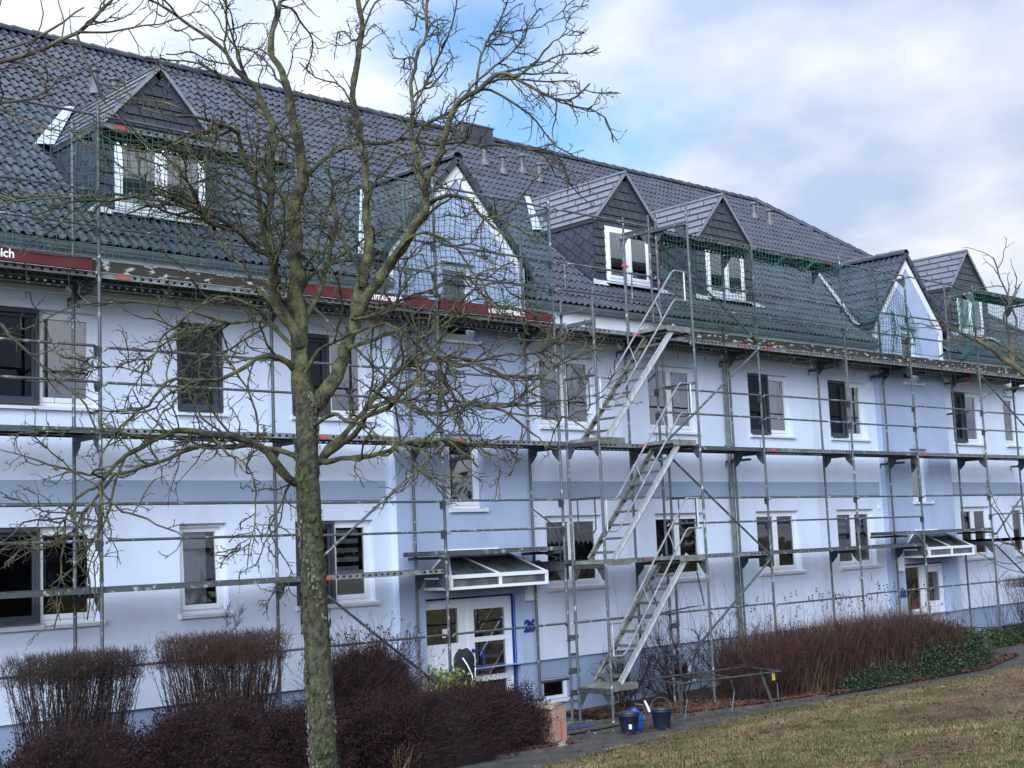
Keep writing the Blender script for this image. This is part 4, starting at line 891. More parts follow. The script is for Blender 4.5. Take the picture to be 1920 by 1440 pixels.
# ---------------- banners on the toe boards
def banner(a,b,label,texts):
    t=root('banner',((a+b)/2,-.05,4.0),label,'banner','red banners tied along the third deck')
    n=50; mb=MB(); P=[]
    for k in range(n+1):
        x=a+(b-a)*k/n; e=min(1,(n-k)/6); hh=.165*(math.sqrt(max(0,1-(1-e)**2)) if b>5 and k>n-6 else 1); hh=max(hh,.02)
        yy=-.062+.006*math.sin(k*.9)
        P+=[(x,yy,3.995),(x,yy-.004,3.995+hh)]
    mb.add(P,[(2*k,2*k+2,2*k+3,2*k+1) for k in range(n)]); 
    mb2=MB(); mb2.v=list(mb.v)+[(x,y+.012,z) for x,y,z in mb.v]; m_=len(mb.v); mb2.f=list(mb.f)+[tuple(i+m_ for i in f[::-1]) for f in mb.f]; mb2.m=[0]*len(mb2.f)
    mk('cloth',mb2,m_ban,t)
    for x,s,h in texts:
        cu=bpy.data.curves.new('n','FONT'); cu.body=s; cu.size=h; cu.offset=.0035; cu.extrude=.001; cu.align_x='RIGHT'
        to=bpy.data.objects.new('t',cu); COL.objects.link(to); bpy.context.view_layer.update(); me=bpy.data.meshes.new_from_object(to.evaluated_get(bpy.context.evaluated_depsgraph_get())); bpy.data.objects.remove(to)
        no=bpy.data.objects.new('lettering',me); COL.objects.link(no); me.materials.clear(); me.materials.append(m_let); no.parent=t; no.location=Vector((x,-.073,4.035))-ROOTLOC[t.name]; no.rotation_euler=(R(90),0,0)
banner(-4.5,-.12,'dark red banner at the far left end of the third deck, lettering ending in ch',[(-1.14,'Himmelreich',.155)])
banner(3.1,5.58,'dark red banner on the third deck directly behind the tree limbs',[(4.93,'Himmelreich',.155)])
banner(5.66,8.15,'dark red banner below the blue gable, with white Himmelreich lettering and rounded end',[(7.47,'Himmelreich',.155)])
# ---------------- safety nets
def net(a,b,z0,z1,label,ztop=None,y=-.075,cell=.10,mess=0,yoff=None):
    nx=int((b-a)/cell); nz=int((z1-z0)/cell); L_=[]
    zt=ztop or (lambda x:z1)
    def pt(x,v):
        s=np.abs(np.sin(np.pi*(x-a)/.75))**.6
        top=zt(x)-.11*s; bot=z0+.03*np.sin(x*2.3)
        zz=bot+(top-bot)*v; yy=y-.05*np.sin(x*1.7+v*3)*(v*(1-v)*4)+.03*np.sin(x*7+v*9)*mess
        xx=x+.018*np.sin(v*11+x*5)+.012*np.sin(x*13)
        return np.stack([xx,yy,zz],-1)
    K=nz+1; v=np.linspace(0,1,K)
    xs_=a+np.arange(nx+1)*cell; P=pt(xs_[:,None]+0*v,v[None]+0*xs_[:,None]); L_.append(tubes(P,np.full(P.shape[:2],0.0058),3))
    vs_=np.arange(nz+1)/nz; xx=np.linspace(a,b,nx*2+1); P=pt(xx[None]+0*vs_[:,None],vs_[:,None]+0*xx[None]); r=np.full(P.shape[:2],0.0058); r[-1]=.009; L_.append(tubes(P,r,3))
    V_,F=merge(L_); o=mkarr('safety_net',V_,F,m_net,loc=((a+b)/2,y,z0)); setprops(o,label,'safety net','green safety nets on the upper scaffold')
    return o
net(-3.07,8.15,4.16,5.98,'green safety net left of the stair tower, before the nearest dormer and gable')
def zt2(x):
    x=np.asarray(x,float); t=np.clip((x-18.7)/.9,0,1); u=np.clip((21.9-x)/.7,0,1); g=t*u
    return 5.98-g*(1.15+.55*np.sin(np.clip((x-19.3)/2.2,0,1)*math.pi))
net(11.0,19.9,4.16,5.98,'green safety net right of the stair tower, before the dormer with a blind',ztop=lambda x: 5.98-1.0*np.clip((np.asarray(x)-18.5)/1.2,0,1)**1.5)
net(21.6,27.0,4.16,5.98,'green safety net at the right edge, in front of the rightmost dormer',ztop=lambda x: 5.98-1.75*np.clip((22.45-np.asarray(x))/.85,0,1)**.7)
# bunched net ropes
def rope(pts,r,label,n=9):
    L_=[];base=np.array(pts,float); K=26; s=np.linspace(0,1,len(base)); t=np.linspace(0,1,K); C0=np.stack([np.interp(t,s,base[:,i]) for i in range(3)],1)
    P=C0[None]+rng.normal(0,r,(n,1,3))*.6+np.cumsum(rng.normal(0,r*.35,(n,K,3)),1)*.7
    V_,F=tubes(P,np.full((n,K),.0055),3); o=mkarr('net_bundle',V_,F,m_net,loc=tuple(pts[0])); setprops(o,label,'net bundle'); return o
rope([(18.75,-.08,5.1),(18.8,-.09,4.7),(18.7,-.08,4.2)],.035,'gathered green net hanging by the left edge of the far blue gable',14)
rope([(16.95,-.05,5.0),(17.5,-.08,4.75),(18.3,-.08,4.95)],.06,'tangled green net sagging between poles at the far gable roof',16)
rope([(20.6,-.08,4.2),(21.3,-.08,4.45),(21.9,-.07,5.1),(22.3,-.06,5.8)],.02,'gathered green net edge right of the far gable window',9)
rope([(22.5,.3,5.95),(22.55,.35,5.2),(22.5,.3,4.6)],.04,'dense green net bundle hanging left of the rightmost dormer window',16)
rope([(13.9,-.08,5.9),(14.4,-.10,5.62),(14.9,-.08,5.9),(15.4,-.1,5.6),(15.9,-.08,5.9),(16.4,-.1,5.66),(16.9,-.07,5.9)],.015,'net rope looped in swags under the top deck',6)

TREEDATA='[[["trunk",[[-2.898,-8.754,-1.738,0.1078],[-2.902,-8.75,-1.345,0.105],[-2.907,-8.746,-1.08,0.1019],[-2.915,-8.738,-0.612,0.0991],[-2.923,-8.73,-0.275,0.0962],[-2.932,-8.722,0.066,0.0931],[-2.94,-8.714,0.41,0.0901],[-2.945,-8.709,0.687,0.087],[-2.946,-8.709,0.931,0.0837],[-2.944,-8.71,1.152,0.0805],[-2.948,-8.706,1.335,0.0772]]],["S2",[[-2.95,-8.705,1.247,0.0736],[-2.959,-8.668,1.499,0.07],[-2.947,-8.653,1.68,0.0663],[-2.946,-8.626,1.838,0.0625],[-2.932,-8.611,2.084,0.0588],[-2.931,-8.586,2.272,0.055],[-2.908,-8.579,2.459,0.0512],[-2.881,-8.578,2.618,0.0473],[-2.853,-8.576,2.764,0.0434],[-2.841,-8.56,2.956,0.0394],[-2.864,-8.511,3.277,0.0355],[-2.893,-8.456,3.542,0.0315],[-2.907,-8.415,3.627,0.0274],[-2.926,-8.369,3.906,0.0233],[-2.877,-8.388,4.067,0.0192],[-2.823,-8.412,4.21,0.015]]],["S1",[[-2.966,-8.69,1.638,0.0458],[-3.031,-8.681,1.777,0.0427],[-3.119,-8.65,1.923,0.0396],[-3.156,-8.668,2.052,0.0366],[-3.17,-8.708,2.221,0.0335],[-3.211,-8.722,2.42,0.0305],[-3.219,-8.768,2.605,0.0275],[-3.237,-8.804,3.012,0.0246],[-3.314,-8.783,3.279,0.0217],[-3.4,-8.756,3.377,0.0187],[-3.519,-8.696,3.524,0.0157],[-3.68,-8.596,3.722,0.0128],[-3.866,-8.473,3.846,0.0098],[-4.041,-8.359,3.936,0.0069]]],["S1b",[[-3.31,-8.777,3.282,0.0122],[-3.392,-8.733,3.432,0.0104],[-3.429,-8.733,3.55,0.0087],[-3.478,-8.721,3.741,0.0069],[-3.514,-8.721,3.913,0.0052]]],["S1c",[[-3.143,-8.659,2.162,0.0228],[-3.247,-8.719,2.352,0.0208],[-3.355,-8.774,2.714,0.0189],[-3.477,-8.816,2.896,0.017],[-3.579,-8.876,2.967,0.0152],[-3.72,-8.9,2.977,0.0133],[-3.869,-8.916,2.962,0.0115],[-4.006,-8.944,2.956,0.0097]]],["S3",[[-2.896,-8.619,1.761,0.025],[-2.808,-8.625,1.941,0.0234],[-2.74,-8.613,2.056,0.0217],[-2.672,-8.6,2.198,0.0201],[-2.616,-8.578,2.335,0.0184],[-2.553,-8.561,2.489,0.0167],[-2.509,-8.526,2.647,0.0149],[-2.496,-8.462,2.727,0.0132],[-2.473,-8.407,2.898,0.0114],[-2.492,-8.312,3.073,0.0095]]],["S4",[[-2.905,-8.748,1.227,0.056],[-2.829,-8.78,1.35,0.0537],[-2.751,-8.814,1.457,0.0513],[-2.705,-8.819,1.62,0.0489],[-2.641,-8.84,1.773,0.0464],[-2.599,-8.84,1.926,0.044],[-2.561,-8.837,2.054,0.0415],[-2.514,-8.843,2.209,0.039],[-2.477,-8.838,2.369,0.0364],[-2.465,-8.811,2.5,0.0338],[-2.453,-8.783,2.616,0.0312],[-2.445,-8.751,3.025,0.0287],[-2.452,-8.704,3.497,0.0262],[-2.41,-8.705,3.894,0.0235],[-2.385,-8.689,4.248,0.0209]]],["S5",[[-2.622,-8.878,1.852,0.0428],[-2.619,-8.938,1.941,0.0405],[-2.577,-9.034,2.048,0.0382],[-2.535,-9.13,2.169,0.0359],[-2.505,-9.216,2.264,0.0336],[-2.476,-9.3,2.395,0.0313],[-2.438,-9.392,2.51,0.0291],[-2.445,-9.443,2.692,0.0268],[-2.379,-9.563,2.926,0.0247],[-2.36,-9.637,3.111,0.0224],[-2.316,-9.735,3.208,0.0202],[-2.31,-9.798,3.221,0.018],[-2.243,-9.918,3.286,0.0158],[-2.204,-10.012,3.268,0.0136],[-2.129,-10.14,3.176,0.0114],[-2.045,-10.276,3.085,0.0093],[-1.986,-10.389,3.076,0.0071],[-1.96,-10.47,3.129,0.005]]],["S5b",[[-2.279,-9.203,2.573,0.0216],[-2.298,-9.3,2.575,0.019],[-2.274,-9.437,2.596,0.0165],[-2.245,-9.579,2.559,0.014],[-2.236,-9.703,2.437,0.0116],[-2.233,-9.821,2.297,0.0091],[-2.207,-9.961,2.186,0.0068]]],["S5c",[[-2.18,-9.986,3.28,0.0103],[-2.182,-10.066,3.232,0.0089],[-2.137,-10.192,3.322,0.0075],[-2.12,-10.291,3.402,0.0061],[-2.112,-10.381,3.435,0.0047],[-2.112,-10.464,3.479,0.0033]]],["S5d",[[-2.274,-9.759,3.239,0.0104],[-2.183,-9.708,3.48,0.0092],[-2.045,-9.701,3.697,0.0079],[-1.884,-9.715,3.741,0.0065],[-1.68,-9.771,3.817,0.0051],[-1.447,-9.854,3.892,0.0037]]],["S6",[[-2.605,-8.894,2.033,0.0179],[-2.573,-8.833,2.131,0.0162],[-2.569,-8.745,2.284,0.0146],[-2.56,-8.661,2.439,0.0129],[-2.531,-8.597,2.568,0.0111],[-2.475,-8.558,2.71,0.0093],[-2.39,-8.547,2.917,0.0075]]],["M3",[[-2.267,-9.214,2.709,0.0216],[-2.258,-9.137,2.851,0.0205],[-2.245,-9.063,3.047,0.0193],[-2.215,-9.005,3.208,0.0181],[-2.157,-8.974,3.392,0.0168],[-2.098,-8.944,3.634,0.0156],[-2.031,-8.921,3.824,0.0143],[-1.953,-8.909,4.032,0.0129],[-1.887,-8.886,4.289,0.0116]]],["M4",[[-2.858,-8.517,2.72,0.0201],[-2.773,-8.489,2.844,0.0186],[-2.59,-8.556,3.025,0.0172],[-2.48,-8.553,3.094,0.0156],[-2.295,-8.621,3.156,0.0141],[-2.109,-8.691,3.175,0.0125],[-1.725,-8.947,3.166,0.0109],[-1.357,-9.189,3.142,0.0093],[-1.171,-9.258,3.104,0.0076],[-1.065,-9.252,2.962,0.0059]]],["H1",[[-3.14,-8.663,2.233,0.0228],[-3.303,-8.663,2.274,0.0204],[-3.445,-8.683,2.369,0.018],[-3.636,-8.658,2.419,0.0157],[-3.747,-8.707,2.531,0.0134],[-3.841,-8.773,2.605,0.0112],[-4.016,-8.762,2.748,0.009],[-4.228,-8.716,2.914,0.0069],[-4.359,-8.747,2.941,0.0048]]],["H2",[[-3.122,-8.679,2.196,0.0175],[-3.317,-8.711,2.264,0.0155],[-3.542,-8.714,2.402,0.0136],[-3.795,-8.691,2.476,0.0117],[-4.036,-8.68,2.519,0.0098],[-4.339,-8.609,2.443,0.008],[-4.612,-8.566,2.436,0.0063],[-4.907,-8.503,2.417,0.0046]]],["H3",[[-3.128,-8.674,1.876,0.0157],[-3.16,-8.478,2.084,0.0138],[-3.222,-8.255,2.3,0.0119],[-3.234,-8.077,2.48,0.0099],[-3.327,-7.824,2.937,0.0078],[-3.347,-7.64,3.093,0.0057]]],["D1",[[-2.99,-8.667,0.742,0.0348],[-3.087,-8.69,0.768,0.0321],[-3.231,-8.668,0.93,0.0294],[-3.387,-8.635,1.025,0.0268],[-3.584,-8.564,1.058,0.0241],[-3.732,-8.538,1.06,0.0215],[-3.912,-8.482,1.024,0.019],[-4.097,-8.422,0.913,0.0165],[-4.215,-8.424,0.805,0.014],[-4.301,-8.457,0.738,0.0116],[-4.449,-8.432,0.582,0.0092],[-4.54,-8.461,0.272,0.0069],[-4.589,-8.529,0.151,0.0046]]],["D2",[[-2.987,-8.67,0.899,0.0262],[-3.023,-8.663,0.909,0.0238],[-3.11,-8.609,0.954,0.0215],[-3.254,-8.499,0.978,0.0192],[-3.476,-8.317,0.999,0.017],[-3.695,-8.136,0.931,0.0147],[-3.924,-7.947,0.839,0.0124],[-4.09,-7.817,0.864,0.0101],[-4.224,-7.718,0.911,0.0079],[-4.357,-7.62,0.962,0.0056],[-4.489,-7.521,1.047,0.0034]]],["D2b",[[-3.962,-8.021,0.834,0.0136],[-4.048,-8.023,0.732,0.0115],[-4.15,-8.009,0.599,0.0094],[-4.251,-7.996,0.468,0.0073],[-4.446,-7.893,0.379,0.0053],[-4.614,-7.816,0.279,0.0033]]],["D3",[[-3.001,-8.656,1.498,0.0281],[-3.064,-8.688,1.526,0.026],[-3.152,-8.697,1.554,0.024],[-3.239,-8.706,1.565,0.0219],[-3.327,-8.715,1.534,0.0199],[-3.396,-8.741,1.464,0.0179],[-3.524,-8.712,1.41,0.016],[-3.65,-8.685,1.389,0.014],[-3.868,-8.57,1.358,0.0121],[-3.998,-8.539,1.233,0.0102],[-4.135,-8.5,1.102,0.0084],[-4.253,-8.481,0.961,0.0066],[-4.301,-8.527,0.829,0.0048]]],["D4",[[-2.984,-8.673,1.621,0.0211],[-2.992,-8.558,1.708,0.0195],[-2.998,-8.445,1.822,0.0179],[-2.993,-8.342,1.867,0.0163],[-3.029,-8.201,1.874,0.0146],[-3.086,-8.04,1.879,0.0129],[-3.16,-7.863,1.858,0.0111],[-3.274,-7.647,1.835,0.0093],[-3.372,-7.447,1.723,0.0075],[-3.453,-7.263,1.608,0.0057]]],["D5",[[-3.134,-8.117,1.863,0.0109],[-3.335,-8.088,1.914,0.0096],[-3.602,-7.995,1.977,0.0083],[-3.949,-7.827,1.98,0.007],[-4.14,-7.806,1.924,0.0058],[-4.358,-7.761,1.797,0.0046],[-4.573,-7.718,1.739,0.0034]]],["D6",[[-3.124,-8.54,1.826,0.0141],[-3.27,-8.579,1.914,0.0124],[-3.515,-8.524,1.936,0.0108],[-3.732,-8.495,1.783,0.0092],[-3.896,-8.517,1.631,0.0076],[-4.034,-8.563,1.417,0.0061],[-4.19,-8.592,1.437,0.0046],[-4.437,-8.536,1.43,0.0032]]],["R1",[[-2.886,-8.766,0.875,0.0227],[-2.854,-8.957,0.878,0.0198],[-2.758,-9.209,0.894,0.017],[-2.675,-9.448,0.944,0.0143],[-2.611,-9.669,0.936,0.0116],[-2.581,-9.858,0.822,0.009],[-2.613,-9.988,0.747,0.0064]]],["R2",[[-2.891,-8.76,0.858,0.0279],[-2.822,-8.769,0.963,0.026],[-2.732,-8.797,1.033,0.0241],[-2.653,-8.814,1.14,0.0222],[-2.548,-8.856,1.247,0.0202],[-2.476,-8.867,1.346,0.0182],[-2.334,-8.944,1.49,0.0162],[-2.157,-9.055,1.545,0.0142],[-1.955,-9.189,1.566,0.0122],[-1.749,-9.327,1.579,0.0101],[-1.56,-9.449,1.594,0.008],[-1.385,-9.557,1.684,0.0059],[-1.294,-9.586,1.762,0.0037]]],["R3",[[-2.873,-8.778,0.892,0.0296],[-2.851,-8.899,0.969,0.0272],[-2.818,-9.03,1.028,0.0248],[-2.811,-9.138,1.104,0.0225],[-2.829,-9.22,1.13,0.0202],[-2.775,-9.371,1.167,0.0179],[-2.746,-9.5,1.256,0.0156],[-2.693,-9.65,1.325,0.0134],[-2.65,-9.791,1.135,0.0112],[-2.638,-9.903,0.98,0.009],[-2.612,-10.027,0.863,0.0069],[-2.588,-10.151,0.748,0.0048]]],["R4",[[-2.92,-8.734,1.105,0.0192],[-2.947,-8.846,1.128,0.0175],[-2.96,-8.971,1.143,0.0158],[-2.97,-9.1,1.154,0.0141],[-2.994,-9.214,1.091,0.0124],[-2.983,-9.363,1.044,0.0108],[-2.95,-9.531,0.963,0.0092],[-2.921,-9.697,0.853,0.0077],[-2.896,-9.858,0.681,0.0062],[-2.895,-9.997,0.563,0.0047]]],["R5",[[-2.744,-8.9,1.607,0.0194],[-2.559,-8.892,1.674,0.0173],[-2.344,-8.912,1.768,0.0151],[-2.128,-8.933,1.737,0.0129],[-1.94,-8.927,1.526,0.0105],[-1.804,-8.872,1.331,0.0082],[-1.666,-8.819,1.171,0.0057]]],["R6",[[-2.492,-9.139,1.456,0.0158],[-2.407,-9.318,1.555,0.014],[-2.306,-9.513,1.431,0.0121],[-2.277,-9.638,1.452,0.0103],[-2.204,-9.806,1.366,0.0085],[-2.089,-10.013,1.323,0.0067],[-2.009,-10.187,1.364,0.005],[-1.911,-10.379,1.49,0.0033]]],["R7",[[-2.589,-8.909,1.222,0.0159],[-2.491,-9.071,1.262,0.0143],[-2.371,-9.253,1.177,0.0127],[-2.303,-9.387,1.166,0.0111],[-2.234,-9.522,1.196,0.0095],[-2.067,-9.748,1.183,0.008],[-1.952,-9.926,1.185,0.0064],[-1.839,-10.103,1.178,0.0049],[-1.744,-10.262,1.199,0.0034]]],["R8",[[-2.234,-9.522,1.196,0.0121],[-2.139,-9.722,1.138,0.0103],[-2.082,-9.886,0.997,0.0085],[-2.083,-9.995,0.926,0.0067],[-2.076,-10.112,0.856,0.005],[-2.077,-10.221,0.873,0.0033]]],["R9",[[-3.062,-8.874,1.432,0.0155],[-3.041,-9.015,1.554,0.0138],[-2.992,-9.181,1.62,0.0122],[-2.922,-9.369,1.66,0.0107],[-2.867,-9.541,1.646,0.0091],[-2.817,-9.709,1.542,0.0076],[-2.729,-9.914,1.651,0.0061],[-2.642,-10.116,1.758,0.0046],[-2.566,-10.309,1.637,0.0032]]],["R10",[[-2.775,-9.009,1.784,0.014],[-2.584,-8.992,1.838,0.0127],[-2.337,-9.03,1.963,0.0113],[-2.085,-9.072,2.054,0.0099],[-1.855,-9.093,2.149,0.0085],[-1.628,-9.112,2.016,0.007],[-1.424,-9.108,1.88,0.0055],[-1.187,-9.136,1.856,0.0039]]],["R11",[[-2.562,-9.211,2.198,0.0123],[-2.482,-9.342,2.325,0.0108],[-2.382,-9.491,2.273,0.0094],[-2.288,-9.636,2.08,0.008],[-2.221,-9.754,1.856,0.0065],[-2.09,-9.933,1.735,0.0051]]],["D7",[[-2.975,-8.681,0.828,0.0105],[-3.075,-8.669,0.69,0.009],[-3.161,-8.67,0.553,0.0075],[-3.234,-8.684,0.452,0.0061],[-3.233,-8.767,0.314,0.0047],[-3.201,-8.88,0.161,0.0033]]],["D8",[[-3.561,-8.539,1.064,0.0101],[-3.52,-8.688,0.924,0.0087],[-3.468,-8.847,0.812,0.0073],[-3.492,-8.936,0.61,0.0059],[-3.563,-8.978,0.383,0.0045],[-3.621,-9.033,0.16,0.0032]]],["D9",[[-4.278,-8.411,0.741,0.0096],[-4.187,-8.566,0.572,0.008],[-4.073,-8.742,0.483,0.0063],[-3.978,-8.901,0.39,0.0047],[-4.08,-8.874,0.276,0.0031]]],["D10",[[-4.313,-8.515,0.75,0.0111],[-4.326,-8.572,0.574,0.0091],[-4.362,-8.606,0.324,0.007],[-4.376,-8.662,0.108,0.005],[-4.434,-8.676,-0.041,0.0031]]]],[[[1.981,-12.069,0.547,0.0307],[1.6,-11.708,1.11,0.027],[1.391,-11.511,1.356,0.0232],[1.287,-11.412,1.488,0.0194],[1.18,-11.311,1.592,0.0155],[1.072,-11.208,1.67,0.0117],[0.992,-11.133,1.753,0.0078],[0.94,-11.083,1.835,0.0039]],[[1.339,-11.461,1.422,0.0097],[1.324,-11.447,1.635,0.0083],[1.306,-11.43,1.793,0.0068],[1.369,-11.49,1.908,0.0054],[1.419,-11.537,2.024,0.0039]],[[1.339,-11.461,1.422,0.0097],[1.374,-11.494,1.75,0.0083],[1.341,-11.463,1.91,0.0068],[1.294,-11.418,2.151,0.0054],[1.282,-11.407,2.231,0.0039]],[[1.18,-11.311,1.592,0.0058],[1.214,-11.343,1.681,0.0044],[1.219,-11.347,1.759,0.0029]],[[1.6,-11.708,1.11,0.0135],[1.45,-11.566,1.392,0.0111],[1.237,-11.365,1.601,0.0087],[1.069,-11.205,1.611,0.0063],[1.047,-11.185,1.73,0.0039]],[[1.565,-11.675,-0.264,0.0095],[1.409,-11.528,-0.104,0.0084],[1.258,-11.385,0.132,0.0073],[1.212,-11.341,0.287,0.0061],[1.164,-11.295,0.405,0.005],[1.142,-11.275,0.501,0.0038]],[[1.567,-11.677,-0.226,0.0057],[1.383,-11.503,-0.083,0.0044],[1.219,-11.347,-0.055,0.0032],[1.102,-11.236,0.066,0.0019]]],[[[-5.785,-8.842,2.319,0.0152],[-5.465,-9.146,2.729,0.0142],[-5.263,-9.338,2.89,0.013],[-5.1,-9.492,2.952,0.0119],[-4.971,-9.613,3.046,0.0107],[-4.875,-9.705,3.156,0.0096],[-4.823,-9.754,3.27,0.0084]],[[-4.971,-9.613,3.046,0.007],[-4.856,-9.723,3.03,0.006],[-4.713,-9.859,3.059,0.0049],[-4.59,-9.975,3.086,0.0039],[-4.488,-10.072,3.132,0.0028]],[[-5.263,-9.338,2.962,0.0084],[-5.14,-9.453,3.013,0.007],[-5.018,-9.569,3.107,0.0056],[-4.936,-9.647,3.175,0.0042]],[[-5.785,-8.842,2.319,0.0097],[-5.465,-9.146,2.628,0.0083],[-5.262,-9.338,2.679,0.007],[-5.101,-9.491,2.706,0.0056],[-5.039,-9.549,2.789,0.0042],[-4.918,-9.664,2.839,0.0028]],[[-5.465,-9.146,2.729,0.0084],[-5.262,-9.338,2.644,0.0065],[-5.081,-9.51,2.533,0.0046],[-4.96,-9.624,2.496,0.0028]],[[-4.971,-9.613,3.046,0.007],[-4.938,-9.645,2.898,0.0059],[-4.878,-9.702,2.692,0.0049],[-4.798,-9.778,2.544,0.0038],[-4.659,-9.91,2.335,0.0028]],[[-5.665,-8.956,2.397,0.0083],[-5.383,-9.223,2.266,0.0069],[-5.262,-9.338,2.174,0.0055],[-5.062,-9.528,2.156,0.0041],[-4.861,-9.718,2.177,0.0028]],[[-5.665,-8.956,2.397,0.0097],[-5.382,-9.225,1.648,0.0085],[-5.262,-9.338,1.502,0.0074],[-5.084,-9.507,1.243,0.0063],[-4.947,-9.637,1.071,0.0052],[-4.889,-9.692,0.904,0.0041]]]]'
# ================================================================ TREES
import json
TREE,RT,LT=json.loads(TREEDATA)
def resamp(pts,step):
    P=np.array(pts,float); 
    # catmull-rom smoothing then jitter
    out=[P[0]]
    for i in range(len(P)-1):
        p0=P[max(i-1,0)];p1=P[i];p2=P[i+1];p3=P[min(i+2,len(P)-1)]; L_=np.linalg.norm(p2[:3]-p1[:3]); n=max(2,int(L_/step))
        for k in range(1,n+1):
            t=k/n; out.append(.5*((2*p1)+(-p0+p2)*t+(2*p0-5*p1+4*p2-p3)*t*t+(-p0+3*p1-3*p2+p3)*t**3))
    O=np.array(out); O[:,3]=np.maximum(O[:,3],.003); return O
def limbmesh(name,O,par,m,n=9,jit=.0,knob=.12):
    P=O[:,:3].copy(); K=len(P); w=rng.normal(0,jit,(K,3)); w[0]=0; P+=w
    r=O[:,3]*(1+knob*rng.normal(0,1,K).clip(-1.2,1.8))
    V_,F=tubes(P[None],r[None],n); V_=V_.reshape(K,n,3); C0=P[:,None]; V_=C0+(V_-C0)*(1+(.09 if n<12 else .025)*rng.normal(0,1,(K,n,1))); V_=V_.reshape(-1,3)
    return mkarr(name,V_,F,m,par,smooth=True)
def sprout(src,n,len0,len1,r0,up=.0,grav=.0,wig=.28,K=7,out=None,tmin=.15,center=None):
    """src: list of (K,4) polylines; n sprouts by length; returns list of P (n,K,3), R"""
    Ls=np.array([np.linalg.norm(np.diff(s[:,:3],axis=0),axis=1).sum() for s in src]); pr=Ls/Ls.sum(); ids=rng.choice(len(src),n,p=pr)
    st=np.zeros((n,3)); tg=np.zeros((n,3)); rad=np.zeros(n)
    for j,i in enumerate(ids):
        s=src[i]; t=rng.uniform(tmin,1)*(len(s)-1); k=min(int(t),len(s)-2); f=t-k; st[j]=s[k,:3]*(1-f)+s[k+1,:3]*f; d=s[k+1,:3]-s[k,:3]; tg[j]=d/(np.linalg.norm(d)+1e-9); rad[j]=s[k,3]
    rd=rng.normal(0,1,(n,3)); rd-=tg*(rd*tg).sum(1,keepdims=True); rd/=np.linalg.norm(rd,axis=1,keepdims=True)
    d=tg*.75+rd*rng.uniform(.5,1.1,(n,1)); d[:,2]+=up
    if center is not None:
        o=st-center; o[:,2]=0; d+=.35*o/(np.linalg.norm(o,axis=1,keepdims=True)+1e-6)
    P=grow(st,d,rng.uniform(len0,len1,n)*np.clip(rad/.010,.5,1.3),K,wig,grav); rr_=np.minimum(r0,rad*.7)
    return P,rr_
def as_src(P,r0,r1):
    return [np.concatenate([p,np.linspace(a,r1,len(p))[:,None]],1) for p,a in zip(P,r0)]
T=root('bare_tree',(-2.9,-8.75,-2.05),'bare mossy tree with many crooked branches standing in front of the scaffold','tree')
CEN=np.array([-2.93,-8.72,2.0])
src=[]
for nme,pts in TREE:
    if nme=='trunk':
        p=[list(q) for q in pts]; p=[[-2.885,-8.77,-2.15,.150],[-2.89,-8.765,-1.98,.118]]+p; O=resamp(p,.05); O[:,3]*=.88; limbmesh('trunk',O,T,m_bark,20,.001,.012)
    else:
        O=resamp(pts,.055); O[:,3]*=np.where(O[:,3]>.03,.92,.84); w=rng.normal(0,.012,(len(O),3)); w=(w+np.roll(w,1,0)+np.roll(w,-1,0))/1.7; w[0]=0; O[:,:3]+=w*np.linspace(0,1,len(O))[:,None]**.3
        limbmesh('limb',O,T,m_moss if O[:,3].max()>.011 else m_moss,9,.0,.07); src.append(O)
def addset(name,Ps,rs,r1,m,par,n=4,kind='stuff'):
    V_,F=tubes(Ps,taper(len(Ps),Ps.shape[1],rs,r1),n); o=mkarr(name,V_,F,m,par,smooth=True); o['kind']=kind; return o
P1,q1=sprout(src,320,.25,.80,.0092,up=.04,wig=.20,K=12,center=CEN); P1[...,2]+=0; addset('branch',P1,q1,.0042,m_moss,T,6)
s1=as_src(P1,q1,.0045)
P2,q2=sprout(s1+src,1350,.12,.42,.0056,up=.02,grav=.01,wig=.27,K=9); addset('branch',P2,np.maximum(q2,.0034),.0022,m_moss,T,5)
s2=as_src(P2,q2,.003)
P3,q3=sprout(s2+s1,4800,.06,.22,.0032,up=.08,wig=.25,K=6); addset('twig',P3,np.maximum(q3,.0024),.0013,m_twig,T,4)
s3=as_src(P3,q3,.002)
P4,q4=sprout(s3+s2,6500,.02,.055,.0022,up=.14,wig=.25,K=4); addset('twig',P4,np.full(len(P4),.0024),.0017,m_twig,T,3)
# buds
bt=P3[:,-1]; bd=P3[:,-1]-P3[:,-2]; bd/=np.linalg.norm(bd,axis=1,keepdims=True)+1e-9; Pb=np.stack([bt,bt+bd*.006,bt+bd*.014],1); V_,F=tubes(Pb,np.tile([.0014,.0030,.0006],(len(Pb),1)),4); o=mkarr('bud',V_,F,m_twig,T); o['kind']='stuff'
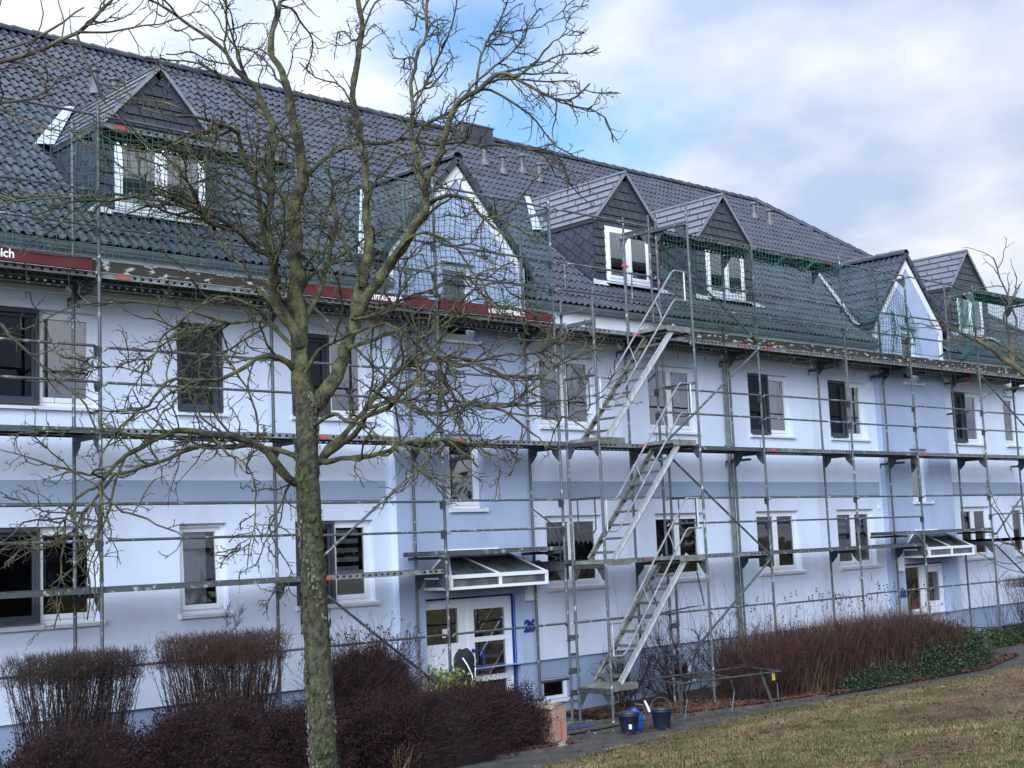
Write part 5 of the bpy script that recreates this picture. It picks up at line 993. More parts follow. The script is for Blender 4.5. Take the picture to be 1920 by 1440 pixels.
# moss / lichen cushions on the trunk
def blob(mb,c,r,sq=(1,1,1),n=7,mi=0):
    V_=[];
    for i in range(n):
        th=math.pi*i/(n-1)
        for k in range(n+2):
            ph=2*math.pi*k/(n+2); rr_=r*(1+.22*rng.normal()*(0<i<n-1)); V_.append((c[0]+rr_*sq[0]*math.sin(th)*math.cos(ph),c[1]+rr_*sq[1]*math.sin(th)*math.sin(ph),c[2]+rr_*sq[2]*math.cos(th)))
    m=n+2; mb.add(V_,[(i*m+k,i*m+(k+1)%m,(i+1)*m+(k+1)%m,(i+1)*m+k) for i in range(n-1) for k in range(m)],mi)
def cards(C_,s,m,name,par=None,loc=None,flat=0,asp=1.6,up=None):
    n=len(C_); a=rng.normal(0,1,(n,3)); 
    if flat: a[:,2]*=1-flat
    a/=np.linalg.norm(a,axis=1,keepdims=True); b=rng.normal(0,1,(n,3)); 
    if flat: b[:,2]*=1-flat
    b-=a*(a*b).sum(1,keepdims=True); b/=np.linalg.norm(b,axis=1,keepdims=True)+1e-9; nn=np.cross(a,b)
    s=np.asarray(s).reshape(-1,1)*np.ones((n,1)); 
    V_=np.stack([C_-a*s*asp*.5,C_+b*s*.5-nn*s*.12,C_+a*s*asp*.5,C_-b*s*.5-nn*s*.12],1).reshape(-1,3); F=np.arange(4*n).reshape(n,4); F=np.concatenate([F[:,[0,1,2]],F[:,[0,2,3]]])
    return mkarr(name,V_,F,m,par,loc)
m_lich=mat('green_moss',(.022,.030,.012),1,scale=20,col2=(.075,.085,.028)); m_lich2=mat('pale_lichen',(.085,.09,.065),1,scale=20,col2=(.17,.175,.13))
pc=[];pg=[]
tr=np.array([q for q in TREE[0][1]],float)
for k in range(2600):
    t=rng.uniform(0,len(tr)-1.01); i=int(t); f=t-i; c=tr[i]*(1-f)+tr[i+1]*f; ang=rng.uniform(0,2*math.pi); p=c[:3]+(c[3]+.001)*np.array([math.cos(ang),math.sin(ang),0])
    nz=math.sin(p[2]*4.3+ang*2)+math.sin(p[2]*9.1+ang*3.1)
    if nz>.9: pc.append(p)
    elif nz<-1.2: pg.append(p)
def patches(Cc,s,m,name,par):
    Cc=np.array(Cc); ax=np.array([np.interp(Cc[:,2],tr[:,2],tr[:,i]) for i in range(2)]).T; n_=Cc.copy(); n_[:,:2]-=ax; n_[:,2]=0; n_/=np.linalg.norm(n_,axis=1,keepdims=True)+1e-9
    t_=np.stack([-n_[:,1],n_[:,0],0*n_[:,0]],1); k=7; an=2*np.pi*np.arange(k)/k; sc=s[:,None]*rng.uniform(.6,1.2,(len(Cc),k)); V_=Cc[:,None]+n_[:,None]*.0015+t_[:,None]*(np.cos(an)*sc)[...,None]+np.array([0,0,1.3])*(np.sin(an)*sc)[...,None]
    V_=V_.reshape(-1,3); F=np.arange(len(Cc)*k).reshape(-1,k); o=mkarr(name,V_,F,m,par); o['kind']='stuff'
patches(pc,rng.uniform(.004,.013,len(pc)),m_lich2,'lichen',T); patches(pg,rng.uniform(.006,.018,len(pg)),m_lich,'moss',T)
for C_,rad in (((-2.975,-8.80,-.98),.035),((-2.96,-8.805,-1.16),.04)):
    n=240; q=rng.normal(0,1,(n,3)); q/=np.linalg.norm(q,axis=1,keepdims=True); o=cards(np.array(C_)+q*rad*rng.uniform(.6,1,(n,1))*np.array([1,1,1.2]),.014,m_lich,'moss',T,asp=1.1); o['kind']='stuff'
# neighbour trees reaching into the frame
def side_tree(data,trunk,label,nb,rr=m_moss):
    t=root('bare_tree',tuple(trunk[0][:3]),label,'tree','bare trees at the edges of the view'); O=resamp(trunk,.15); limbmesh('trunk',O,t,m_bark,12,.004,.04); sr=[]
    for pts in data:
        O=resamp(pts,.07); limbmesh('limb',O,t,m_twig,8,.006,.06); sr.append(O)
    P,q=sprout(sr,nb,.15,.6,.005,up=.05,wig=.2,K=8); addset('branch',P,q,.002,m_twig,t,5); s=as_src(P,q,.0018)
    P,q=sprout(s+sr,nb*4,.05,.22,.003,up=.05,wig=.25,K=5); addset('twig',P,np.maximum(q,.0018),.0013,m_twig,t,4); return t
a=LT[0][0]; side_tree(LT,[[a[0]-.5,a[1]-.1,-2.0,.13],[a[0]-.45,a[1]-.1,0,.10],[a[0]-.25,a[1]-.05,1.2,.07],[a[0],a[1],a[2],.04],[a[0]+.1,a[1]+.1,a[2]+1.5,.03]],'bare tree left of the view whose thin branches cross the roof at upper left',60)
a=RT[0][0]; side_tree(RT,[[a[0]+.35,a[1]-.3,-1.8,.12],[a[0]+.3,a[1]-.25,-.6,.1],[a[0]+.1,a[1]-.1,.1,.07],[a[0],a[1],a[2],.04],[a[0]+.1,a[1],a[2]+1.6,.02]],'bare tree right of the view whose branches reach over the rightmost scaffold deck',26)
# ================================================================ SHRUBS
def shrub(name,label,c,rx,ry,h,brx,bry,ns,m,flat=True,side=5,r0=.008,twl=(.08,.22),top_d=.35,group=None,mtop=None,tipup=.3,cat='shrub',toph=.16,K=9):
    gzv=gz(c[0],c[1]); t=root(name,(c[0],c[1],gzv),label,cat,group)
    ang=rng.uniform(0,2*math.pi,ns); rb=np.sqrt(rng.uniform(0,1,ns)); b=np.stack([c[0]+np.cos(ang)*rb*brx,c[1]+np.sin(ang)*rb*bry,np.full(ns,gzv-.03)],1)
    ta=ang+rng.normal(0,.35,ns); rt=np.clip(rb+rng.normal(0,.12,ns),0,1.05); hh=h*(1-(0 if flat else .45)*rt**2)*rng.uniform(.86,1.0,ns); e=np.stack([c[0]+np.cos(ta)*rt*rx,c[1]+np.sin(ta)*rt*ry,gzv+hh],1)
    s=np.linspace(0,1,K)[None,:,None]; P=b[:,None]*(1-s)+e[:,None]*s; mid=np.sin(np.pi*s)*np.stack([rng.normal(0,.05,ns),rng.normal(0,.05,ns),np.zeros(ns)],1)[:,None]
    P=P+mid+np.cumsum(rng.normal(0,.012,(ns,K,3)),1); R0=rng.uniform(.5,1,ns)*r0
    V_,F=tubes(P,taper(ns,K,R0,.0025),4); o=mkarr('stem',V_,F,m,t); o['kind']='stuff'
    sr=as_src(P,R0,.0025); Q,q=sprout(sr,ns*side,twl[0],twl[1],.0035,up=tipup,wig=.2,K=5,tmin=.35); Q[:,:,2]=np.minimum(Q[:,:,2],gzv+h*1.02+rng.normal(0,.025,(len(Q),1)))
    V_,F=tubes(Q,taper(len(Q),5,np.maximum(q,.0026),.0014),3); o=mkarr('twig',V_,F,mtop or m,t); o['kind']='stuff'
    # dense clipped top
    nt=int(ns*side*1.4); i=rng.integers(0,ns,nt); st=P[i,-2]+rng.normal(0,.07,(nt,3)); st[:,2]=gzv+h-toph+rng.uniform(-toph*.6,toph*.8,nt)
    d=rng.normal(0,.5,(nt,3)); d[:,2]+=.8; Q=grow(st,d,rng.uniform(.05,.14,nt),4,.2); V_,F=tubes(Q,taper(nt,4,np.full(nt,.0026),.0013),3); o=mkarr('twig',V_,F,mtop or m,t); o['kind']='stuff'
    return t
shrub('clipped_shrub','flat topped dark bare shrub clipped to a funnel shape at the far left',(-.84,-.95),.80,.5,1.98,.40,.26,260,m_hbr,side=16,r0=.012,twl=(.1,.32),toph=.22,group='funnel shaped clipped shrubs')
shrub('clipped_shrub','larger flat topped reddish bare shrub left of the tree trunk, with a tuft on top',(1.36,-.55),.92,.55,2.02,.44,.30,300,m_hbr,side=16,r0=.012,twl=(.1,.32),toph=.26,group='funnel shaped clipped shrubs',mtop=mat('reddish_twig',(.030,.014,.013),.85,scale=3,col2=(.065,.030,.024)))
# tuft
P,q=sprout([np.array([[1.45,-.5,-.75,.006],[1.5,-.48,-.35,.004]]),np.array([[1.5,-.5,-.75,.006],[1.72,-.48,-.38,.004]])],70,.12,.3,.004,up=.5,wig=.2,K=6); V_,F=tubes(P,taper(70,6,.0035,.0018),4); o=mkarr('upright_tuft',V_,F,m_hbr,loc=(1.5,-.5,-.8)); setprops(o,'small bare tuft of twigs sticking out above the larger clipped shrub','shrub')
# low mounded hedges: dark inner body + dense twigs
def hedge(name,label,cx,cy,rx,ry,h,n,m,leaf=None,leafn=0,zs=None,seed=0,core=m_core,twl=(.07,.17),wild=.4,cat='hedge',upb=.35,boxy=3.0):
    g=gz(cx,cy); t=root(name,(cx,cy,g),label,cat)
    def surf(th,ph,k=1.0):
        ct,st=np.cos(th),np.sin(th); cp,sp=np.cos(ph),np.sin(ph); e=2/boxy
        f=lambda v:np.sign(v)*np.abs(v)**e
        bump=1+.06*np.sin(ph*5+seed)+.05*np.sin(ph*9+th*7+seed*2)+.04*np.sin(th*13+ph*3)
        return np.stack([cx+rx*k*f(st)*f(cp)*bump,cy+ry*k*f(st)*f(sp)*bump,g+h*k*np.maximum(f(ct),-.02)*bump],-1)
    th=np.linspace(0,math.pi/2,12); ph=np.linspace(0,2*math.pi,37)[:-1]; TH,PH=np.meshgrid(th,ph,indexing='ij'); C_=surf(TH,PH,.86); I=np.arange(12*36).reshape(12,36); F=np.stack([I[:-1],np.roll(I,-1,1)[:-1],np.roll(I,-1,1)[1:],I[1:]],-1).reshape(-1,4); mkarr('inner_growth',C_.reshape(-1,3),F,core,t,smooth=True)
    th=np.arccos(rng.uniform(0,1,n)); ph=rng.uniform(0,2*math.pi,n); st=surf(th,ph,.85)+rng.normal(0,.015,(n,3)); ctr=np.array([cx,cy,g]); d=(st-ctr)/np.array([rx,ry,h])**1.0; d/=np.linalg.norm(d,axis=1,keepdims=True); d+=rng.normal(0,.55,(n,3)); d[:,2]+=upb
    ln=rng.uniform(*twl,n)*(1+wild*(rng.random(n)<.06)*3); Q=grow(st,d,ln,5,.22); V_,F=tubes(Q,taper(n,5,np.full(n,.0034),.0016),3); o=mkarr('twig',V_,F,m,t); o['kind']='stuff'
    if leaf:
        th=np.arccos(rng.uniform(0,1,leafn)); ph=rng.uniform(0,2*math.pi,leafn); C_=surf(th,ph,1.0)*1.0+rng.normal(0,.045,(leafn,3)); o=cards(C_,rng.uniform(.02,.045,leafn)*(.62 if leaf is m_hleaf else 1),leaf,'leaf',t); o['kind']='stuff'
    return t
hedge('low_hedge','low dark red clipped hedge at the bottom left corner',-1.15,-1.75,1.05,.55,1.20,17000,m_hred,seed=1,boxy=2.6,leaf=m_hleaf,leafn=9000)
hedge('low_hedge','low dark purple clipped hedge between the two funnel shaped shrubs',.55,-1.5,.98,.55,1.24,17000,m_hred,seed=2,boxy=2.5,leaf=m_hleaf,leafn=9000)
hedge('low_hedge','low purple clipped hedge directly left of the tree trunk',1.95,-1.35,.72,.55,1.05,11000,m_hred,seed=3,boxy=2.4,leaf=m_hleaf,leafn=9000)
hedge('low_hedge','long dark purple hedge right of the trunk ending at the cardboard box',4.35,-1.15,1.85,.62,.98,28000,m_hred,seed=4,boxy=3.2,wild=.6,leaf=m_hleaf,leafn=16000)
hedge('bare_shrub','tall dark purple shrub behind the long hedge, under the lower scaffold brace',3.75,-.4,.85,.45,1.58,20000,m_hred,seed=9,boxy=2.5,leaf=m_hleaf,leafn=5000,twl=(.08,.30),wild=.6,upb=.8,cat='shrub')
# seed heads on it
n=150; C_=np.stack([3.85+rng.normal(0,.5,n),-.4+rng.normal(0,.3,n),-1.02+rng.normal(0,.10,n)],1); Q=grow(C_-[0,0,.15],np.tile([0,0,1.],(n,1))+rng.normal(0,.25,(n,3)),rng.uniform(.15,.4,n),5,.1); V_,F=tubes(Q,taper(n,5,.003,.0018),3); o=mkarr('seed_stalk',V_,F,m_hbr,loc=(3.85,-.4,-1.2)); setprops(o,'seed head stalks above the tall purple shrub by the entrance','dry stalks',kind='stuff')
C_=np.repeat(Q[:,-1],7,0)+rng.normal(0,.012,(n*7,3)); o=cards(C_,.016,m_hbr,'seed_head',loc=(3.85,-.4,-1.0)); setprops(o,'small dark seed heads over the purple shrub by the entrance','seed heads',kind='stuff')
# yellow-green leafy plant by the door
def leafy(name,label,c,r,h,nl,m,s=.05,cat='shrub',twn=80,asp=1.8):
    g=gz(*c); t=root(name,(c[0],c[1],g),label,cat); b=np.tile([c[0],c[1],g],(twn,1))+rng.normal(0,.08,(twn,3))*[1,1,0]; e=rng.normal(0,.5,(twn,3))*[r/h,r/h,0]+[0,0,1]; Q=grow(b,e,rng.uniform(.6,1,twn)*h,8,.12); V_,F=tubes(Q,taper(twn,8,.006,.002),4); o=mkarr('stem',V_,F,m_straw,t); o['kind']='stuff'
    pts=Q[:,3:].reshape(-1,3); C_=pts[rng.integers(0,len(pts),nl)]+rng.normal(0,.05,(nl,3)); o=cards(C_,rng.uniform(.6,1.2,nl)*s,m,'leaf',t,asp=asp); o['kind']='stuff'; return t
leafy('leafy_shrub','yellow green leafy shrub in front of the letterboxes of entrance 26',(5.25,-.35),.42,1.22,1500,m_leafy,.055)
leafy('leafy_shrub','small pale leafed plant between the funnel shrubs against the plinth',(.25,.35),.22,1.15,130,m_leafy,.035,twn=6)
leafy('dry_grass_tuft','drooping dull grass tuft on the front of the long purple hedge',(3.35,-1.62),.32,.55,40,m_hbr,.03,'grass tuft',50)
leafy('climbing_twig','pinkish bare twigs around the scaffold pole left of entrance 26',(5.1,.1),.2,1.5,260,mat('pale_dry_leaf',(.28,.22,.22),.9,var=.2),.03,'plant',16)
# right side bed
def stalks(name,label,xr,yr,n,h,m,lean=.15,r=.003,cat='shrub',K=6,heads=False,base=0):
    x=rng.uniform(*xr,n); yc=np.interp(x,[9.1,9.6,11.2,14,17.5,20.3,21.2,26],[-.5,-1.2,-1.6,-1.95,-2.2,-1.5,-.3,-.5]); y=yc+rng.uniform(*yr,n); z=ground_z(x,y)+base; b=np.stack([x,y,z],1); d=rng.normal(0,lean,(n,3)); d[:,2]=1
    Q=grow(b,d,rng.uniform(*h,n),K,.09); V_,F=tubes(Q,taper(n,K,r,r*.5),3); o=mkarr(name,V_,F,m,loc=(float(x.mean()),float(y.mean()),-2.6)); setprops(o,label,cat); return Q
# dense red hedge built of three masses so that it narrows to the green bush
t=root('red_stem_hedge',(14,-1.4,-2.55),'long dense hedge of red brown stems below the right half of the scaffold','hedge')
def massed(par,nme,x0,x1,y0,y1,n,hf,m,K=7,lean=.10,r=.0034):
    x=rng.uniform(x0,x1,n); yc=np.interp(x,[10.6,11.2,14,17.5,19],[-1.4,-1.6,-1.95,-2.2,-1.9]); y=yc+rng.uniform(y0,y1,n); z=ground_z(x,y); b=np.stack([x,y,z],1); d=rng.normal(0,lean,(n,3)); d[:,2]=1; Q=grow(b,d,hf(x)*rng.uniform(.72,1.05,n),K,.10); V_,F=tubes(Q,taper(n,K,r,r*.45),3); o=mkarr(nme,V_,F,m,par); o['kind']='stuff'; return Q
hf=lambda x: np.interp(x,[11.2,11.8,13,15.5,17],[1.0,1.16,1.20,1.25,1.10])*(1+.05*np.sin(x*4.1)+.04*np.sin(x*9.7+1))
Q=massed(t,'stem',11.3,16.9,.03,1.1,8500,hf,m_rred); sr_=Q[:,2:].reshape(-1,3)
n=24000; st=sr_[rng.integers(0,len(sr_),n)]; d=rng.normal(0,.6,(n,3)); d[:,2]+=.7; Q2=grow(st,d,rng.uniform(.06,.18,n),4,.2); Q2[:,:,2]=np.minimum(Q2[:,:,2],-2.5+hf(Q2[:,:1,0])+rng.uniform(-.05,.08,(n,1))); V_,F=tubes(Q2,taper(n,4,.0026,.0014),3); o=mkarr('twig',V_,F,m_rred,t); o['kind']='stuff'
mb=MB()
for k in range(11):
    x=11.7+k*.5; yc=float(np.interp(x,[10.6,11.2,14,17.5,19],[-1.4,-1.6,-1.95,-2.2,-1.9])); blob(mb,(x,yc+.62,-2.35),.48,(.9,.75,1.35),8)
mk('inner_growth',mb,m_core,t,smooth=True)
massed(t,'tall_stem',11.3,17.6,.2,1.2,520,lambda x:hf(x)*1.42,m_straw,lean=.12,r=.0026)
Q=massed(t,'tall_stem',11.4,17.8,.5,1.4,200,lambda x:hf(x)*1.55,m_hbr,lean=.12,r=.0026)
C_=np.repeat(Q[::2,-1],6,0)+rng.normal(0,.014,(len(Q[::2])*6,3))*[1,1,2.5]; o=cards(C_,.022,m_hbr,'seed_head',t,asp=2.2); o['kind']='stuff'
massed(t,'dry_stem',12.0,16.5,-.02,.15,130,lambda x:np.full_like(x,.85),m_straw,lean=.2,r=.003)
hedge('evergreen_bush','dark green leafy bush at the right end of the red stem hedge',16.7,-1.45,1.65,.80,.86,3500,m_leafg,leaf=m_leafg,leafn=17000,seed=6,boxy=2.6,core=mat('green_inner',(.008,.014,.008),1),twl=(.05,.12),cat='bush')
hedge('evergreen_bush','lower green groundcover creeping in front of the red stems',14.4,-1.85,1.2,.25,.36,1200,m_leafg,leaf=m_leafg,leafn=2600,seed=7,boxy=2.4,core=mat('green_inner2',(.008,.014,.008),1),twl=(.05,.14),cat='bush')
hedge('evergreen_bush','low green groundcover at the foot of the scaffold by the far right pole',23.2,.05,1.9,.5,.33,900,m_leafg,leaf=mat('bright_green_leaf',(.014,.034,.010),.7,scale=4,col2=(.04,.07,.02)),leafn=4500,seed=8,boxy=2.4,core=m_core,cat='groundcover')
shrub('bare_shrub','dark funnel shaped bare shrub at the right edge under the scaffold rail',(23.0,-.75),1.0,.6,1.55,.25,.2,120,m_hred,side=11,r0=.008,tipup=.4)
stalks('bare_twigs','thin bare twigs rising above the right edge shrub',(22.0,23.4),(.0,.5),60,(1.2,2.2),m_hbr,.25,.0035)
# sparse bare bushes behind the steel trestle
for (x,y,h,n_,lab) in ((9.9,.35,1.35,20,'sparse bare bush directly behind the left leg of the steel trestle'),(11.0,.15,1.75,26,'tall sparse bare bush behind the steel trestle, against the basement window'),(12.1,-.2,1.6,24,'dark bare bush between the steel trestle and the red hedge')):
    g=gz(x,y); t=root('bare_shrub',(x,y,g),lab,'shrub'); b=np.tile([x,y,g-.02],(n_,1))+rng.normal(0,.10,(n_,3))*[1,1,0]; d=rng.normal(0,.42,(n_,3)); d[:,2]=1; Q=grow(b,d,rng.uniform(.6,1,n_)*h,10,.16); V_,F=tubes(Q,taper(n_,10,.013,.004),5); o=mkarr('stem',V_,F,m_hbr,t); o['kind']='stuff'
    s_=as_src(Q,np.full(n_,.013),.004); P,q=sprout(s_,n_*14,.12,.45,.006,up=.3,wig=.22,K=7,tmin=.25); addset('branch',P,q,.002,m_hbr,t,4); s_=as_src(P,q,.002); P,q=sprout(s_,n_*50,.05,.16,.003,up=.2,wig=.25,K=4); addset('twig',P,np.maximum(q,.002),.0014,m_hbr,t,3)
stalks('bare_twigs','long upright bare twigs above the red stem hedge, left part',(9.8,12.5),(.8,1.7),60,(1.6,2.4),m_hbr,.14,.0036)
stalks('dry_stalks','pale dry stalks by the right entrance door',(16.8,18.6),(.8,2.0),90,(1.0,1.5),m_straw,.2,.003,cat='dry stalks')
# leaf litter
def litter(label,n,xr,yf,sz,m,loc):
    x=rng.uniform(*xr,n); y=yf(x,n); C_=np.stack([x,y,ground_z(x,y)+.045+rng.uniform(0,.03,n)],1); o=cards(C_,rng.uniform(*sz,n),m,'leaf_litter',loc=loc,flat=.55); setprops(o,label,'fallen leaves',kind='stuff')
litter('brown fallen leaves on the soil under the purple hedge',5200,(2.5,6.35),lambda x,n: np.interp(x,[2.5,4,4.6,6.35],[-1.2,-1.15,-1.45,-1.9])+rng.gamma(1.2,.25,n),(.03,.06),m_leafd,(4,-1.5,-2.6))
litter('red brown fallen leaves on the soil behind the buckets',5600,(8.6,12.5),lambda x,n: np.interp(x,[8.6,9.1,9.6,11.2,12.5],[-.3,-.5,-1.2,-1.65,-1.85])+rng.uniform(0,1.6,n)*rng.random(n),(.035,.075),m_leafd,(10,-1,-2.6))
litter('fallen leaves along the front of the red hedge',3000,(12,20),lambda x,n: np.interp(x,[12,14,17.5,20],[-1.8,-2.08,-2.32,-1.7])+rng.gamma(1.,.12,n),(.03,.06),m_leafd,(15,-2,-2.6))
litter('scattered leaves on the gravel path',260,(5.5,13),lambda x,n: rng.uniform(-2.2,-.3,n),(.03,.05),m_leafd,(9,-1.5,-2.6))
# ================================================================ GRASS
def grassy(name,label,n,m,hh,w,dens=None,lay=.6):
    # samples by view: points spread over the visible bank
    d=rng.uniform(0,1,n)**.8; x=rng.uniform(1,24,n); edge=-2.05-.095*np.clip(np.abs(x-10.5),0,12); y=edge+.03-rng.uniform(0,1,n)**1.0*9.0
    rel=np.stack([x,y,ground_z(x,y)],1)-CAM; z=rel@f3; px_=512+1386*(rel@r3)/z; py_=384-1386*(rel@u3)/z; k=(px_>430)&(px_<1060)&(py_<800)&(z>5); x,y=x[k],y[k]
    nz=np.sin(x*2.1+y*1.3+np.sin(y*2))+np.sin(x*.9-y*2.3)+.9*np.sin(x*4.7+y*3.9+2*np.sin(x))+.8*np.sin(x*9-y*7+np.sin(y*5))+.7*np.sin(x*17+y*13)+rng.normal(0,.5,len(x))
    if dens=='g': k=nz>.1
    elif dens=='s': k=(nz<.6)&(nz>-1.9)
    else: k=nz>-9
    x,y=x[k],y[k]; n=len(x); g=ground_z(x,y); a=rng.uniform(0,2*math.pi,n); L_=rng.uniform(*hh,n); le=rng.uniform(.2,lay,n); b=np.stack([x,y,g-.003],1); dr=np.stack([np.cos(a),np.sin(a),0*a],1); sd=np.stack([-np.sin(a),np.cos(a),0*a],1)*w
    m1=b+dr*(L_*le*.45)[:,None]+np.array([0,0,1])*(L_*.55)[:,None]; t_=b+dr*(L_*le)[:,None]*1.2+np.array([0,0,1])*(L_*(1-le*.5)*.85)[:,None]
    V_=np.stack([b-sd,b+sd,m1+sd*.7,m1-sd*.7,t_],1).reshape(-1,3); I=np.arange(n)*5; F=np.concatenate([np.stack([I,I+1,I+2],1),np.stack([I,I+2,I+3],1),np.stack([I+3,I+2,I+4],1)])
    o=mkarr(name,V_,F,m,loc=(10,-4,-2.4)); setprops(o,label,'grass',kind='stuff')
grassy('grass','short green winter grass on the bank in front of the path',340000,m_grass,(.02,.055),.0028,'g',.9)
grassy('dry_grass','dry straw coloured grass matted among the green blades',240000,m_grass2,(.025,.07),.0026,'s',1.3)
# scattered thicker green and straw tufts
for nm_,mm_,nt_,lab in (('grass_tuft',m_grass,150,'small taller green tufts dotted over the lawn'),('straw_tuft',m_grass2,110,'small straw coloured tufts dotted over the lawn')):
    cx_=rng.uniform(3,21,nt_); cy_=-2.2-.095*np.abs(cx_-10.5)-rng.uniform(.0,1,nt_)**1.2*7; b=np.repeat(np.stack([cx_,cy_,ground_z(cx_,cy_)],1),26,0)+rng.normal(0,.045,(nt_*26,3))*[1,1,0]; d=rng.normal(0,.6,(len(b),3)); d[:,2]=np.abs(d[:,2])+.6
    Q=grow(b,d,rng.uniform(.04,.11,len(b)),4,.12); V_,F=tubes(Q,taper(len(b),4,.0028,.001),3); o=mkarr(nm_,V_,F,mm_,loc=(11,-4,-2.3)); setprops(o,lab,'grass',kind='stuff')
# crumbs of plaster and soil by the stair tower
mb=MB()
for k in range(90):
    x=rng.uniform(6.8,9.4); y=rng.uniform(-1.3,.6); blob(mb,(x,y,gz(x,y)+.02),rng.uniform(.010,.032),(1,1,.6),4)
o=mk('rubble',mb,m_stone,loc=(8,-.3,-2.6)); setprops(o,'crumbs of plaster and soil on the ground under the stair tower','rubble',kind='stuff')
k=0
for (x,y,lab) in ((14.9,-4.2,'pale dry grass tuft near the right edge of the lawn'),(15.6,-4.6,'second pale dry grass tuft, beside the brown cuttings'),(9.2,-7.0,'pale dry tuft low on the lawn')):
    n=260; g=gz(x,y); b=np.tile([x,y,g],(n,1))+rng.normal(0,.12,(n,3))*[1,1,0]; d=rng.normal(0,.8,(n,3)); d[:,2]=np.abs(d[:,2])+.5; Q=grow(b,d,rng.uniform(.10,.26,n),5,.15); V_,F=tubes(Q,taper(n,5,.0035,.001),3); o=mkarr('dry_grass_tuft',V_,F,m_grass2,loc=(x,y,g)); setprops(o,lab,'grass tuft')
litter('scattered dead leaves and bits across the lawn',1500,(3,22),lambda x,n: -2.4-rng.uniform(0,1,n)**1.2*7,(.02,.045),m_leafd,(12,-4,-2.4))
# brown matted cuttings
n=26000; x=rng.uniform(8.5,22,n); y=-4.6-.28*np.abs(x-16)*.6+rng.normal(0,.55,n)-rng.uniform(0,1,n)*1.3; g=ground_z(x,y); C_=np.stack([x,y,g+rng.uniform(.0,.035,n)],1); a=rng.uniform(0,2*math.pi,n); Q=grow(C_,np.stack([np.cos(a),np.sin(a),rng.normal(0,.15,n)],1),rng.uniform(.04,.14,n),3,.15); V_,F=tubes(Q,taper(n,3,.0028,.0016),3)
o=mkarr('cut_stalks',V_,F,mat('brown_cuttings',(.055,.030,.024),.95,scale=2,col2=(.16,.10,.065)),loc=(14,-5,-2.3)); setprops(o,'matted brown plant cuttings lying across the lawn at lower right','plant cuttings',kind='stuff')
# ================================================================ SMALL THINGS
def bucket(x,y,label,items):
    g=gz(x,y)+.012; t=root('bucket',(x,y,g),label,'bucket','black mortar buckets on the path'); mb=MB(); n=24; rb,rt,h=.115,.165,.31
    prof=[(0,0.005),(rb,.0),(rb+.004,.01),(rt-.008,h-.05),(rt+.004,h-.045),(rt+.006,h-.02),(rt-.001,h-.02),(rt+.002,h),(rt+.012,h),(rt+.012,h-.015),(rt-.008,h-.006),(rt-.014,h-.03),(rb-.004,.015),(0,.015)]
    V_=[(x+r_*math.cos(2*math.pi*k/n),y+r_*math.sin(2*math.pi*k/n),g+z) for r_,z in prof for k in range(n)]; mb.add(V_,[(i*n+k,i*n+(k+1)%n,(i+1)*n+(k+1)%n,(i+1)*n+k) for i in range(len(prof)-1) for k in range(n)]); mk('body',mb,m_buck,t,smooth=True)
    mb=MB(); a0=R(-40); P=[]
    tilt=items['tilt']
    for k in range(17):
        th=math.pi*k/16; P.append((x+math.cos(a0)*rt*1.03*math.cos(th)-math.sin(a0)*math.sin(th)*.17*math.cos(tilt),y+math.sin(a0)*rt*1.03*math.cos(th)+math.cos(a0)*math.sin(th)*.17*math.cos(tilt),g+h-.03+math.sin(th)*.20*math.sin(tilt)))
    mb.tube(P,.005,6); mk('handle',mb,m_steel,t)
    if items.get('lab'): 
        q=MB(); c=np.array([x-.095,y-.108,g+.12]); ux=np.array([.76,-.65,0]); mbv=[c-ux*.022+[0,0,-.035],c+ux*.022+[0,0,-.035],c+ux*.022+[-.012,-.01,.035],c-ux*.022+[-.012,-.01,.035]]; q.prism(mbv,(-.01,-.012,0)); mk('label',q,m_paper,t)
    return t,g
bucket(7.68,-1.72,'black mortar bucket with a white label, nearer the cardboard box',dict(tilt=.18,lab=1))
t,g=bucket(8.27,-1.86,'black mortar bucket with raised wire handle and a paint roller inside',dict(tilt=1.35))
t=root('paint_roller',(8.18,-1.80,g+.02),'white paint roller handle standing in the right bucket','paint roller'); mb=MB(); mb.tube([(8.22,-1.84,g+.03),(8.12,-1.74,g+.30)],.010,8); mk('rod',mb,m_steel,t); mb=MB(); mb.tube([(8.13,-1.75,g+.27),(8.08,-1.70,g+.44)],[.022,.016],10); mk('grip',mb,m_paper,t)
# blue plastic sprayer / sack between the buckets
g=gz(7.95,-1.5)+.012; t=root('blue_canister',(8.0,-1.55,g),'bright blue plastic canister with hose between the two buckets','canister'); mb=MB(); n=14; prof=[(0,0),(.10,.0),(.125,.03),(.128,.14),(.12,.22),(.08,.28),(.045,.30),(.045,.33),(0,.33)]
V_=[(8.0+r_*math.cos(2*math.pi*k/n)*(1+.08*math.sin(3*k)),-1.55+r_*math.sin(2*math.pi*k/n),g+z) for r_,z in prof for k in range(n)]; mb.add(V_,[(i*n+k,i*n+(k+1)%n,(i+1)*n+(k+1)%n,(i+1)*n+k) for i in range(len(prof)-1) for k in range(n)]); mk('body',mb,m_bblue,t,smooth=True)
mb=MB(); mb.tube([(8.0,-1.55,g+.33),(7.98,-1.6,g+.40),(8.06,-1.68,g+.38),(8.12,-1.70,g+.2),(8.17,-1.72,g+.06),(8.26,-1.62,g+.02)],.011,7); mb.tube([(7.93,-1.66,g+.1),(7.96,-1.70,g+.18),(8.03,-1.69,g+.15)],.008,6); mk('hose',mb,m_steel,t)
o=MB(); o.prism([(7.95,-1.9,g),(8.25,-1.85,g),(8.28,-1.72,g),(7.98,-1.76,g)],(0,0,.012)); o=mk('brown_rag',o,m_leafd,loc=(8.1,-1.8,g)); setprops(o,'flat brown rag on the path by the blue canister','rag')
